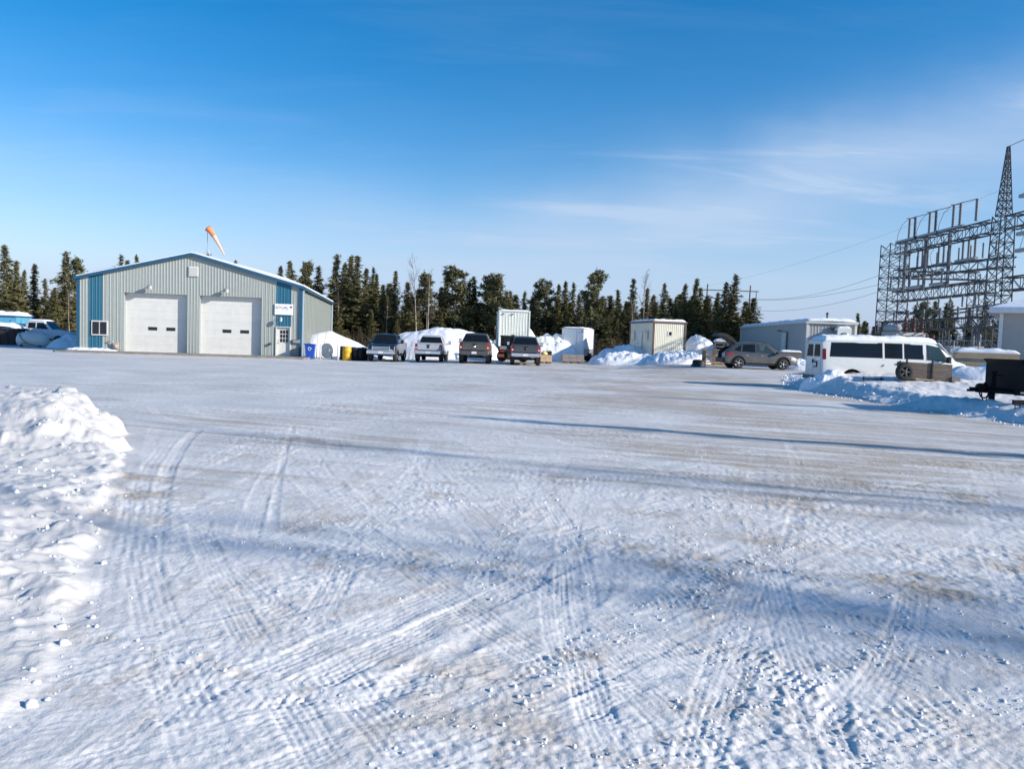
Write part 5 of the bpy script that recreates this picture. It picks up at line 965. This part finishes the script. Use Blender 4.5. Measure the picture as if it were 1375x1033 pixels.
# ------------------------------------------------------------------ substation
STEEL = mat('lattice_steel', (.085, .094, .107), .6, .2, .12, 4); PORC = mat('grey_porcelain', (.15, .165, .185), .35, 0, .1, 4); BUS = mat('aluminium_bus', (.28, .29, .30), .4, .4, .08, 4)
RUST = mat('brown_bushing', (.14, .05, .04), .4)
def bar(mb, a, b, w): mb.tube([a, b], w, 4, cap=False)
def lattice(parent, p0, p1, w0, w1, bays, ax=None, cw=.06, bw=.033, name='truss', both=False):
    """square lattice member: four chords, zig-zag bracing on each face"""
    p0, p1 = Vector(p0), Vector(p1); d = (p1 - p0).normalized(); a = Vector(ax or ((0, 0, 1) if abs(d.z) < .8 else (1, 0, 0))); a = (a - d * a.dot(d)).normalized(); b = d.cross(a)
    def crn(t, k):
        w = (w0 + (w1 - w0) * t) / 2; s1, s2 = ((-1, -1), (1, -1), (1, 1), (-1, 1))[k]; return p0.lerp(p1, t) + a * s1 * w + b * s2 * w
    for k in range(4): mb = MB(); bar(mb, crn(0, k), crn(1, k), cw); mb.build('chord', STEEL, parent)
    br = MB()
    for i in range(bays):
        t0, t1 = i / bays, (i + 1) / bays
        for k in range(4):
            q = (k + 1) % 4; x0, x1 = (k, q) if i % 2 else (q, k); bar(br, crn(t0, x0), crn(t1, x1), bw)
            if both: bar(br, crn(t0, x1), crn(t1, x0), bw)
            bar(br, crn(t0, k), crn(t0, q), bw)
    br.build('bracing', STEEL, parent)
def insulator(parent, p, h, r=.11, up=1):
    prof = []; n = max(5, int(h / .16))
    for i in range(n): z = i * h / n; prof += [(r * .62, up * z), (r, up * (z + h / n * .35)), (r * .62, up * (z + h / n * .7))]
    prof.append((r * .62, up * h)); return MB().lathe(prof, 'z', 8, p).build('insulator', PORC, parent)
GX, GY0, GY1, GZ = 36.8, 75.5, 59.0, .35
gan = thing('substation_gantry', 'steel lattice substation gantry with two long trusses and a tall tapering mast', 'substation', (GX, GY1, GZ))
L_ = GY0 - GY1
lattice(gan, (0, L_, 0), (0, L_, 11.9), 2.1, 1.9, 11, both=True); lattice(gan, (0, 0, 0), (0, 0, 12.0), 1.5, 1.05, 12, both=True); lattice(gan, (0, 0, 12.0), (0, 0, 17.2), .8, .14, 9, cw=.05, both=True)
for z, h_ in ((11.35, .95), (6.75, .95)):
    lattice(gan, (0, L_ - .9, z), (0, .9, z), h_, h_, 14); lattice(gan, (0, -.9, z), (0, -16, z), h_, h_, 13)
lattice(gan, (-.2, L_ - 1, 8.9), (1.4, .9, 8.7), .75, .75, 14, cw=.055, bw=.03); lattice(gan, (7, L_ - 2, 0), (7, L_ - 2, 9.2), 1.2, 1.1, 9); lattice(gan, (1, L_ - 1, 8.9), (7, L_ - 2, 8.9), .7, .7, 6)
lattice(gan, (-1.2, L_ - 1, 3.9), (-1.2, -5, 3.9), .8, .8, 18); 
for y in (L_ - 1.5, L_ * .62, L_ * .3, 0, -4): lattice(gan, (-1.2, y, 0), (-1.2, y, 3.5), .5, .5, 5)
MB().tube([(0, 0, 17.2), (.0, -3, 17.3), (0, -9, 17.4)], .025, 5).build('earth_wire', STEEL, gan)
for i, y in enumerate((14.4, 10.9, 7.2)):        # disconnect switches standing on the top truss
    e = bpy.data.objects.new('disconnect_switch', None); COL.objects.link(e); e.parent = gan; e.location = (0, y - .6, 11.85)
    MB().box((-.2, .2, .16), (.24, 3.9, .22)).build('base_beam', BUS, e); 
    for dy in (-.15, -1.15, 1.6 if i == 2 else -1.15):
        if dy == 1.6: dy = -3.4
        insulator(e, (-.2, dy, .27), 1.75, .15)
    MB().tube([(-.2, .1, 2.08), (-.2, -1.4, 2.08)], .05, 6).tube([(-.2, -1.4, 2.08), (-.2, -3.4, 2.02)], .035, 6).tube([(-.5, -.15, 2.1), (.2, -.15, 2.14)], .04, 5).build('blade', BUS, e)
    MB().tube([(-.2, .2, 2.1), (-.2, 1.3, 1.7), (-.2, 2.0, .8), (-.2, 2.1, -.3)], .02, 5).build('jumper', STEEL, e)
    e = bpy.data.objects.new('disconnect_switch', None); COL.objects.link(e); e.parent = gan; e.location = (1.2, y - 1.2, 8.95)
    MB().box((-.6, -.4, .36), (.28, 2.9, .2)).build('base_beam', BUS, e)
    for dy in (.1, -.7, -1.6): insulator(e, (-.6, dy, .46), 1.5, .13)
    MB().tube([(-.6, .2, 2.0), (-.6, -1.8, 2.05)], .045, 6).build('blade', BUS, e)
    y2 = y - 2.0; pl = MB().box((-1.05, y2, 9.3), (.2, .17, 4.7)).build('drop_column', STEEL, gan); 
    e = bpy.data.objects.new('hanging_switch', None); COL.objects.link(e); e.parent = gan; e.location = (-1.2, y2, 7.3)
    MB().box((0, 1.2, 0), (.22, 2.3, .22)).build('base_beam', BUS, e); insulator(e, (0, 2.1, .1), 1.1, .12); insulator(e, (0, .6, .1), 1.1, .12); MB().tube([(0, 2.2, 1.2), (0, .4, 1.2), (0, -.5, 1.6)], .03, 5).build('blade', BUS, e)
    MB().tube([(0, 2.1, 1.2), (-.2, 2.3, 2.5), (.2, 2.0, 3.6)], .02, 5).build('jumper', STEEL, e)
for z in (9.0, 10.2, 12.9):
    MB().box((-.7, -4.2, z), (.3, 2.6, .26)).build('arm_beam', BUS, gan)
    MB().tube([(-.7, -3.2, z + .1), (-.5, -3.3, z + 1.2), (-.4, -4.6, z + 2.0)], .02, 5).build('jumper', STEEL, gan)
for k in range(4): MB().tube([(-1.2, L_ - 1, 5.0 + .1 * k), (-1.0 + .3 * k, 5, 4.75), (-1.2, -6, 5.1 + .1 * k)], .02, 4).build('bus_wire', STEEL, gan)
for k in range(7): insulator(gan, (-1.2, 13.5 - 2.6 * k, 4.35), .9, .12)
for k in range(8): insulator(gan, (-.55, 14.2 - 1.75 * k, 6.22), .95, .10, -1); insulator(gan, (.9, 14.0 - 1.7 * k, 9.3), 1.2, .10)
for k in range(3): MB().tube([(-.55, 14.2, 5.2 - .05 * k), (-.4 - .2 * k, 7, 5.0), (-.55, -8, 5.3 + .1 * k)], .025, 4).build('bus_wire', STEEL, gan)
trf = thing('transformer', 'grey power transformer tank with brown bushings under the gantry', 'transformer', (33.6, 66.5, .35), R(8)); TG = mat('transformer_grey', (.40, .41, .41), .5, 0, .06, 3)
MB().box((0, 0, 1.9), (3.0, 2.0, 2.5), bev=.1).build('tank', TG, trf); MB().box((0, 0, .35), (3.2, 2.2, .6)).build('plinth', CONC, trf)
for k in range(9): box('cooling_fin', TG, trf, (-1.2 + k * .3, -1.22, 1.9), (.06, .42, 1.9))
for k in range(3):
    x = .1 + k * .75; MB().lathe([(.12, 3.1), (.2, 3.3), (.13, 3.45), (.2, 3.6), (.13, 3.75), (.19, 3.9), (.12, 4.05), (.17, 4.2), (.08, 4.5)], 'z', 10, (x, 0, 0)).build('bushing', RUST, trf)
MB().lathe([(.02, -.9), (.32, -.86), (.32, .86), (.02, .9)], 'y', 14, (-1.1, 0, 3.45)).tube([(-1.1, 0, 3.1), (-.9, 0, 3.1)], .06).build('conservator', TG, trf)
for k, (x, y) in enumerate(((35.2, 62.5), (35.9, 60.4), (36.2, 57.9))):
    br_ = thing('circuit_breaker', ['grey breaker cabinet nearest the transformer', 'grey breaker cabinet in the middle of the three', 'grey breaker cabinet below the tall mast'][k], 'breaker', (x - 1.5, y, .35), 0, 'breaker cabinets in the substation')
    MB().box((0, 0, 1.5), (.8, .7, 1.1), bev=.04).build('cabinet', TG, br_)
    for sx_ in (-.3, .3):
        for sy_ in (-.25, .25): box('leg', STEEL, br_, (sx_, sy_, .48), (.08, .08, .98))
    for sx_ in (-.25, .25): MB().lathe([(.08, 2.05), (.13, 2.2), (.09, 2.35), (.13, 2.5), (.09, 2.65), (.12, 2.8), (.05, 3.0)], 'z', 8, (sx_, 0, 0)).build('bushing', RUST if k == 0 else PORC, br_)
# chain link fence round the yard: posts and rails, wire as thin strands
fn = thing('yard_fence', 'chain link fence with a top rail before the substation', 'fence', (30.2, 76, .4)); FL = 34.0
for k in range(13): MB().tube([(.03 * k, -k * FL / 12, -.2), (.03 * k, -k * FL / 12, 2.3)], .035, 6).build('post', GREYMETAL, fn)
for z in (2.28, .1): MB().tube([(0, 0, z), (.36, -FL, z)], .025, 5).build('rail', GREYMETAL, fn)
ml = MB()
for k in range(150): ml.tube([(0 + .36 * k / 150, -k * FL / 150, .1), (.36 * k / 150, -min(FL, k * FL / 150 + 1.1), 2.26)], .006, 3, cap=False).tube([(.36 * k / 150, -k * FL / 150, 2.26), (.36 * k / 150, -min(FL, k * FL / 150 + 1.1), .1)], .006, 3, cap=False)
mo = ml.build('wire_mesh', GREYMETAL, fn); mo['kind'] = 'stuff'
# power line
POLE = mat('pole_wood', (.09, .075, .065), .85, 0, .2, 3, stretch=(8, 8, 1))
hp = thing('power_pole_frame', 'wooden two pole power line frame with a crossarm above the trees', 'power pole', (34.0, 112, .2)); 
for x in (0, -6.2): MB().tube([(x - .25, 0, -.3), (x, 0, 10.6)], [.15, .09], 8).build('pole', POLE, hp)
MB().box((-3.1, 0, 9.75), (8.6, .12, .14)).build('crossarm', POLE, hp); MB().tube([(0, 0, 6.6), (-6.2, 0, 9.0)], .07, 6).build('brace', POLE, hp)
for x in (-6.9, -3.1, .9): insulator(hp, (x, 0, 9.64), .9, .1, -1)
MB().tube([(-.1, 0, 7.4), (.6, -.2, 7.1)], .06, 6).build('guy_arm', POLE, hp)
for k, (a, b) in enumerate((((34.9, 112, 8.9), (36.3, 75.5, 9.6)), ((30.9, 112, 8.9), (36.4, 75.5, 8.6)), ((34.0, 112, 7.3), (36.2, 75.5, 7.9)), ((27.1, 112, 10.4), (37.2, 59.2, 14.6)))):
    a, b = Vector(a), Vector(b); o = MB().tube([a.lerp(b, t) - Vector((0, 0, .9 * 4 * t * (1 - t))) for t in [i / 16 for i in range(17)]], .007 if k == 3 else .016, 4).build('power_line', STEEL); tag(o, ['upper dark power line running to the lattice column', 'middle dark power line running to the lattice column', 'lowest dark power line running to the lattice column', 'thin earth wire rising to the tall mast'][k], 'power line', 'power lines')

# ------------------------------------------------------------------ trees
def leaf_mat(name, c0, c1, c2):
    M = bpy.data.materials.new(name); M.use_nodes = True; N = M.node_tree.nodes; L = M.node_tree.links; b = N['Principled BSDF']; b.inputs['Roughness'].default_value = .75; b.inputs['Specular IOR Level'].default_value = .2
    tc = N.new('ShaderNodeTexCoord'); nz = N.new('ShaderNodeTexNoise'); nz.inputs['Scale'].default_value = 1.7; nz.inputs['Detail'].default_value = 5; L.new(tc.outputs['Object'], nz.inputs[0])
    oi = N.new('ShaderNodeObjectInfo'); r1 = N.new('ShaderNodeValToRGB'); L.new(nz.outputs[0], r1.inputs[0]); r1.color_ramp.elements[0].position = .32; r1.color_ramp.elements[1].position = .68; r1.color_ramp.elements[0].color = (*c0, 1); r1.color_ramp.elements[1].color = (*c1, 1)
    mx_ = N.new('ShaderNodeMix'); mx_.data_type = 'RGBA'; mr = N.new('ShaderNodeMapRange'); mr.inputs[3].default_value = 0; mr.inputs[4].default_value = .6; L.new(oi.outputs['Random'], mr.inputs[0]); L.new(mr.outputs[0], mx_.inputs[0]); L.new(r1.outputs[0], mx_.inputs[6]); mx_.inputs[7].default_value = (*c2, 1)
    L.new(mx_.outputs[2], b.inputs['Base Color']); MATS[name] = M; return M
SPR = leaf_mat('spruce_needles', (.050, .056, .027), (.215, .190, .078), (.130, .120, .054)); PIN = leaf_mat('pine_needles', (.055, .066, .034), (.200, .190, .088), (.135, .128, .064)); BARK = mat('conifer_bark', (.22, .175, .135), .9, 0, .3, 5); BIRCH = mat('birch_bark', (.40, .35, .29), .8, 0, .25, 4); TWIG = mat('twig_brown', (.11, .075, .055), .9, 0, .3, 4)
def clumps(P, S, rr_, elong=3.0):
    """needle tufts: pointed slivers round each centre P with size S and own direction"""
    n = len(P); V = []; k = 5
    V = np.zeros((n, k, 4, 3)); D = rr_.normal(size=(n, k, 3)); D[..., 2] *= .55; D /= np.linalg.norm(D, axis=2)[..., None]
    U_ = rr_.normal(size=(n, k, 3)); U_ -= D * (U_ * D).sum(2)[..., None]; U_ /= np.linalg.norm(U_, axis=2)[..., None]
    c_ = rr_.normal(0, 1, (n, k, 3)) * S[:, None, None] * .55; s = S[:, None, None] * rr_.uniform(.7, 1.3, (n, k, 1)); c = P[:, None, :] + c_
    V[:, :, 0] = c - D * s * elong * .35; V[:, :, 1] = c + U_ * s * .42; V[:, :, 2] = c + D * s * elong * .65; V[:, :, 3] = c - U_ * s * .42
    V = V.reshape(-1, 3); F = np.arange(len(V)).reshape(-1, 4); return V, F
def np_mesh(name, V, F, material):
    me = bpy.data.meshes.new(name); me.vertices.add(len(V)); me.vertices.foreach_set('co', V.astype(np.float32).ravel()); me.loops.add(F.size); me.loops.foreach_set('vertex_index', F.astype(np.int32).ravel())
    me.polygons.add(len(F)); me.polygons.foreach_set('loop_start', np.arange(0, F.size, 4, dtype=np.int32)); me.update(calc_edges=True); me.materials.append(material); return me
def spruce_mesh(seed, H=10., Rm=1.25, base=.10, club=False, sparse=1.0):
    r_ = np.random.default_rng(seed); P = []; S = []; tw = MB(); z = H * base
    lean = r_.normal(0, .12, 2)
    axis = lambda zz: np.array([lean[0] * (zz / H) ** 2, lean[1] * (zz / H) ** 2, zz])
    while z < H * .985:
        f = (z - H * base) / (H * (1 - base)); Lr = Rm * (1 - f) ** .9 * (.85 + .3 * math.sin(z * 1.9 + seed)) * (.55 + .45 * min(1, f / .12)) + .03
        if club and .80 < f < .95: Lr = max(Lr, Rm * .26)
        for k in range(int((4 + 4 * (1 - f)) * sparse + r_.random())):
            a = r_.uniform(0, 2 * math.pi); L_ = Lr * r_.uniform(.45, 1.18); dr = r_.uniform(.18, .55) * (1 - .5 * f); c = axis(z); m = max(2, int(L_ / .17))
            if r_.random() < .30 and f < .6: tw.tube([c, c + np.array([math.cos(a) * L_ * .9, math.sin(a) * L_ * .9, -dr * L_ * .7])], .012, 3, cap=False)
            for q in range(m):
                t = (q + r_.random()) / m
                if t < .22 and r_.random() < .6: continue
                d = L_ * t; P.append(c + np.array([math.cos(a) * d, math.sin(a) * d, -dr * d + .12 * d * d]) + r_.normal(0, .045, 3)); S.append(.125 * (1.12 - .55 * f) * r_.uniform(.7, 1.25))
        z += .155 * (1 + .5 * r_.random()) * (1 - .35 * f)
    for k in range(16): P.append(axis(H * (.93 + .07 * k / 16)) + r_.normal(0, .022, 3)); S.append(.055)
    V, F = clumps(np.array(P), np.array(S), r_); crown = np_mesh('crown', V, F, SPR)
    tw.tube([axis(zz) for zz in np.linspace(-.3, H * .97, 7)], [.14 * (1 - .9 * k / 6) + .012 for k in range(7)], 7); me = tw.mesh('trunk'); me.materials.append(BARK); return crown, me
def pine_mesh(seed, H=10., Rm=1.9, base=.38):
    r_ = np.random.default_rng(seed); P = []; S = []; tw = MB(); lean = r_.normal(0, .35, 2)
    axis = lambda zz: np.array([lean[0] * (zz / H) ** 2, lean[1] * (zz / H) ** 2, zz])
    for k in range(46):
        f = r_.random() ** .8; z = H * (base + (.97 - base) * f); a = r_.uniform(0, 2 * math.pi); L_ = Rm * (1 - .65 * f ** 1.6) * (.5 + .5 * min(1, (f + .15) / .35)) * r_.uniform(.35, 1.1); c = axis(z); up = r_.uniform(.05, .55)
        e = c + np.array([math.cos(a) * L_, math.sin(a) * L_, up * L_]); tw.tube([c, (c + e) / 2 + np.array([0, 0, -.05]), e], [.035, .025, .012], 4, cap=False)
        for q in range(int(5 + L_ * 5)):
            t = r_.uniform(.35, 1.08); cc = c + (e - c) * t + r_.normal(0, .13, 3)
            for j in range(5): P.append(cc + r_.normal(0, .12, 3)); S.append(r_.uniform(.075, .13))
    for k in range(18):
        z = H * r_.uniform(.12, base + .1); a = r_.uniform(0, 2 * math.pi); L_ = r_.uniform(.4, 1.1); c = axis(z); tw.tube([c, c + np.array([math.cos(a) * L_, math.sin(a) * L_, r_.uniform(-.2, .2)])], .014, 3, cap=False)
    V, F = clumps(np.array(P), np.array(S), r_, 2.6); crown = np_mesh('crown', V, F, PIN)
    tw.tube([axis(zz) for zz in np.linspace(-.3, H * .98, 7)], [.15 * (1 - .85 * k / 6) + .015 for k in range(7)], 7); me = tw.mesh('trunk'); me.materials.append(BARK); return crown, me
def birch_mesh(seed, H=10.):
    r_ = np.random.default_rng(seed); tw = MB(); br = MB(); lean = r_.normal(0, .4, 2); axis = lambda zz: np.array([lean[0] * (zz / H) ** 2 + .06 * math.sin(zz), lean[1] * (zz / H) ** 2, zz])
    tw.tube([axis(zz) for zz in np.linspace(-.3, H, 10)], [.10 * (1 - .9 * k / 9) + .008 for k in range(10)], 7)
    def grow(p, d, L_, rad, lev):
        pts = [p]; 
        for k in range(4): d = d + r_.normal(0, .10, 3) + np.array([0, 0, .07]); d /= np.linalg.norm(d); pts.append(pts[-1] + d * L_ / 4)
        br.tube(pts, [rad * (1 - .8 * k / 4) for k in range(5)], 4, cap=False)
        if lev: 
            for k in range(4): grow(pts[1 + k % 4], d + r_.normal(0, .45, 3), L_ * .5, rad * .5, lev - 1)
    for k in range(22):
        z = H * r_.uniform(.30, .97); a = r_.uniform(0, 6.28); grow(axis(z), np.array([math.cos(a) * .65, math.sin(a) * .65, .75]), (1 - z / H) * 2.6 + .5, .022, 2)
    me = tw.mesh('trunk'); me.materials.append(BIRCH); m2 = br.mesh('branches'); m2.materials.append(TWIG); return m2, me
SPRUCES = [spruce_mesh(100 + k, 10, (1.05, 1.3, 1.5, .8, 1.15, 1.75, .95, 1.4)[k], (.06, .10, .05, .16, .12, .04, .2, .08)[k], k in (3,), (1., 1.1, 1.1, .8, 1., 1.2, .75, 1.1)[k]) for k in range(8)]
PINES = [pine_mesh(300 + k, 10, (1.7, 2.1, 1.5)[k], (.36, .30, .45)[k]) for k in range(3)]; BIRCHES = [birch_mesh(400 + k) for k in range(2)]
WF = 1.9
def plant(name, pair, X, Y, H, label, group, part='crown', wide=1., z=None):
    t = thing(name, label, 'tree', (X, Y, (tz(X, Y) if z is None else z) - .05), random.uniform(0, 6.28), group); s = H / 10
    for nm, me in ((part, pair[0]), ('trunk', pair[1])):
        o = bpy.data.objects.new(nm, me); COL.objects.link(o); o.parent = t; o.scale = (s * wide * WF, s * wide * WF, s) if nm == 'crown' else (s * wide, s * wide, s)
    return t
ORD = ['first', 'second', 'third', 'fourth', 'fifth', 'sixth', 'seventh', 'eighth', 'ninth', 'tenth', 'eleventh', 'twelfth']
# front trees read from the photograph: tip pixel u, v; kind; width factor; distance; the landmark they stand behind
FRONT = [
 ('left of the shop', [(10, 329, 's5', 1.0, 74), (22, 350, 's1', .9, 76), (30, 362, 's0', .9, 80), (45, 354, 's4', .95, 78), (62, 374, 's3', 1., 84), (70, 386, 's7', 1.1, 72), (86, 337, 's2', 1.05, 76), (103, 346, 'p2', .62, 80)]),
 ('above the shop roof', [(160, 341, 's6', .9, 98), (173, 349, 's4', .9, 100), (186, 342, 's0', .7, 100), (279, 340, 's2', .9, 98), (316, 349, 's3', .8, 100), (377, 357, 's0', 1., 88), (391, 350, 's5', .85, 88), (410, 351, 'p2', .6, 90)]),
 ('between the shop and the navy pickup', [(430, 357, 's6', 1.2, 84), (448, 341, 's2', 1., 82), (460, 352, 's0', 1., 90), (467, 342, 's1', .95, 84), (481, 344, 's7', 1., 82), (491, 360, 's4', .9, 88), (500, 358, 's6', .8, 86)]),
 ('behind the navy and silver pickups', [(506, 368, 's0', .9, 84), (514, 382, 's4', 1., 82), (529, 364, 's7', .8, 82), (550, 379, 's5', 1.1, 80), (575, 367, 'p2', .75, 80), (593, 385, 's4', 1.1, 82), (600, 371, 's1', 1.0, 86), (613, 356, 'p0', .95, 82), (628, 378, 's7', .9, 84), (640, 371, 's3', 1.2, 84)]),
 ('behind the box trailer', [(655, 370, 'p1', .8, 84), (667, 368, 'p0', .85, 82), (681, 391, 's4', 1.0, 80), (688, 390, 's1', .9, 82), (703, 391, 's0', .9, 82)]),
 ('behind the cargo trailer', [(720, 398, 's2', 1.1, 82), (735, 377, 'p1', .85, 84), (751, 382, 's5', .85, 84), (759, 378, 's0', 1., 86), (769, 379, 's6', 1., 84), (781, 396, 's7', 1., 84), (797, 362, 'p0', .75, 80), (813, 404, 's4', .9, 84), (821, 407, 's0', .9, 82)]),
 ('behind the cream cabin', [(833, 389, 's1', .9, 84), (850, 374, 's4', .9, 84), (867, 387, 's7', .85, 86), (893, 380, 's5', .75, 84), (906, 398, 's3', .9, 88), (918, 381, 's0', 1.0, 80), (931, 374, 's2', .9, 80)]),
 ('between the cabin and the power pole', [(941, 386, 's4', .9, 80), (952, 401, 's1', .9, 80), (962, 393, 's7', .9, 82), (973, 379, 's5', .9, 78), (986, 368, 's6', 1.3, 78), (1003, 416, 's3', 1.0, 100)]),
 ('right of the office trailer', [(1147, 431, 's1', 1., 120), (1155, 421, 's2', 1., 118), (1164, 433, 's4', 1., 122), (1176, 436, 's5', 1., 120), (1192, 430, 's7', 1., 118)]),
 ('behind the substation', [(1221, 418, 's3', 1., 118), (1240, 407, 'p1', .9, 112), (1257, 404, 's5', 1., 112), (1271, 407, 's2', 1.05, 112), (1281, 403, 's7', 1., 114), (1305, 414, 's2', 1.1, 112), (1322, 404, 's5', 1.05, 108), (1350, 412, 's1', 1.1, 110), (1368, 408, 's7', 1.1, 108)])]
for place, lst in FRONT:
    cnt = {}
    for (u, v, kd, w, Y) in lst:
        p = at(u, v, Y); k = int(kd[1]); pine = kd[0] == 'p'; H = p.z - tz(p.x, Y) + .05
        kn = 'pine' if pine else 'spruce'; look = 'round topped olive pine' if pine else ('slender spruce' if k in (3, 6, 0) else 'full pointed spruce')
        n = cnt.setdefault(look, 0); cnt[look] += 1; tot = sum(1 for q in lst if ((q[2][0] == 'p') == pine) and (pine or (int(q[2][1]) in (3, 6, 0)) == (k in (3, 6, 0))))
        lab = f'{look} {place}' + ('' if tot == 1 else (f', {ORD[n]} from the left' if n < tot - 1 else ', rightmost of its kind there'))
        plant(kn + '_tree', (PINES if pine else SPRUCES)[k], p.x, Y, H, lab, 'conifers at the forest edge', wide=w * (.74 if pine else 1))
for (u, v, Y, k, lab) in ((562, 343, 79, 0, 'tall bare birch rising above the silver pickup'), (577, 362, 78, 1, 'shorter bare birch right of the tall one above the silver pickup'), (866, 362, 80, 1, 'tall bare birch behind the cream cabin'), (852, 400, 78, 0, 'short bare birch left of the cream cabin'), (456, 392, 78, 1, 'thin bare trunk in front of the spruces beside the shop'), (886, 392, 84, 0, 'bare birch behind the right part of the cabin roof'), (93, 388, 73, 1, 'thin pale trunk right at the shop\'s left corner'), (520, 400, 80, 0, 'bare pale trunk behind the navy pickup')):
    p = at(u, v, Y); plant('birch_tree', BIRCHES[k], p.x, Y, p.z - tz(p.x, Y) + .05, lab, 'bare birches at the forest edge', 'branches', .75)
rb_ = random.Random(21)
def back_place(u):
    for lim, nm in ((110, 'left of the shop'), (400, 'above the shop roof'), (500, 'right of the shop'), (650, 'above the pickups'), (720, 'above the box trailer'), (830, 'above the cargo trailer'), (925, 'above the cream cabin'), (1050, 'left of the power pole')):
        if u < lim: return nm
    return 'beyond the substation'
for k in range(270):
    u = rb_.uniform(-30, 1010) if k < 240 else rb_.uniform(1130, 1400); Y = rb_.uniform(86, 112) if k < 240 else rb_.uniform(124, 150)
    if 110 < u < 360 and Y < 98: Y += 14
    hv = {True: rb_.uniform(394, 420), False: rb_.uniform(428, 445)}[u < 1010]
    if u < 110: hv = rb_.uniform(385, 425)
    if 400 < u < 560: hv = rb_.uniform(378, 420)
    if 110 < u < 400: hv = rb_.uniform(372, 420)
    p = at(u, hv, Y); plant('spruce_tree', SPRUCES[rb_.randrange(8)], p.x, Y, max(3, p.z - tz(p.x, Y)), 'dark spruce massed behind the front row of forest ' + back_place(u), 'spruces massed behind the front row ' + back_place(u), wide=rb_.uniform(1.2, 1.8))
# young trees and bushes at the foot of the forest
UL = 'low young spruce at the forest foot'
for k in range(70):
    u = rb_.uniform(-20, 1000); Y = rb_.uniform(76, 88)
    if 105 < u < 440: continue
    X = atx(u, Y); plant('young_spruce_tree', SPRUCES[rb_.choice((1, 2, 5, 7))], X, Y, rb_.uniform(2.2, 4.6), UL + ' ' + back_place(u), 'young spruces at the forest foot ' + back_place(u), wide=1.3)
br = MB(); rb2 = random.Random(9)
for k in range(2600):
    u = rb2.uniform(-20, 1000); Y = rb2.uniform(70, 84)
    if 100 < u < 445: continue
    X = atx(u, Y); z0 = tz(X, Y); h_ = rb2.uniform(.8, 2.6); a = rb2.uniform(0, 6.28); l_ = rb2.uniform(.1, .6)
    p1 = (X + l_ * math.cos(a) * .4, Y + l_ * math.sin(a) * .4, z0 + h_ * .55); p2 = (X + l_ * math.cos(a), Y + l_ * math.sin(a), z0 + h_); br.tube([(X, Y, z0 - .05), p1, p2], [.014, .010, .004], 3, cap=False); br.tube([p1, (p1[0] + rb2.uniform(-.4, .4), p1[1], p1[2] + h_ * .3)], .006, 3, cap=False)
tag(br.build('undergrowth', TWIG), 'tangle of bare brown brush along the foot of the forest', None, kind='stuff')
# trees that stand out of the picture to the right and throw the long shadows over the lot
sd = Vector((SUN.x, SUN.y, 0)).normalized(); ct_ = 1 / math.tan(SUN_EL)
SHADE = [((625, 560), 12.5, 's3', .5), ((845, 532), 13.5, 's6', .4), ((900, 497), 13, 's4', .4), ((330, 588), 15., 'b0', .8), ((300, 685), 15., 'b1', .75), ((930, 745), 13, 'b1', .6), ((-60, 640), 16., 'b0', .7)]
for k, ((u, v), H, kd, w) in enumerate(SHADE):
    gx, gy = on_ground(u, v); X, Y = gx + sd.x * H * ct_, gy + sd.y * H * ct_; bare = kd[0] == 'b'; plant('birch_tree' if bare else 'spruce_tree', (BIRCHES if bare else SPRUCES)[int(kd[1])], X, Y, H, 'bare birch out of view to the right shading the lot' if bare else 'tall spruce out of view to the right shading the lot', 'birches beyond the right of the lot' if bare else 'spruces beyond the right of the lot', 'branches' if bare else 'crown', w)
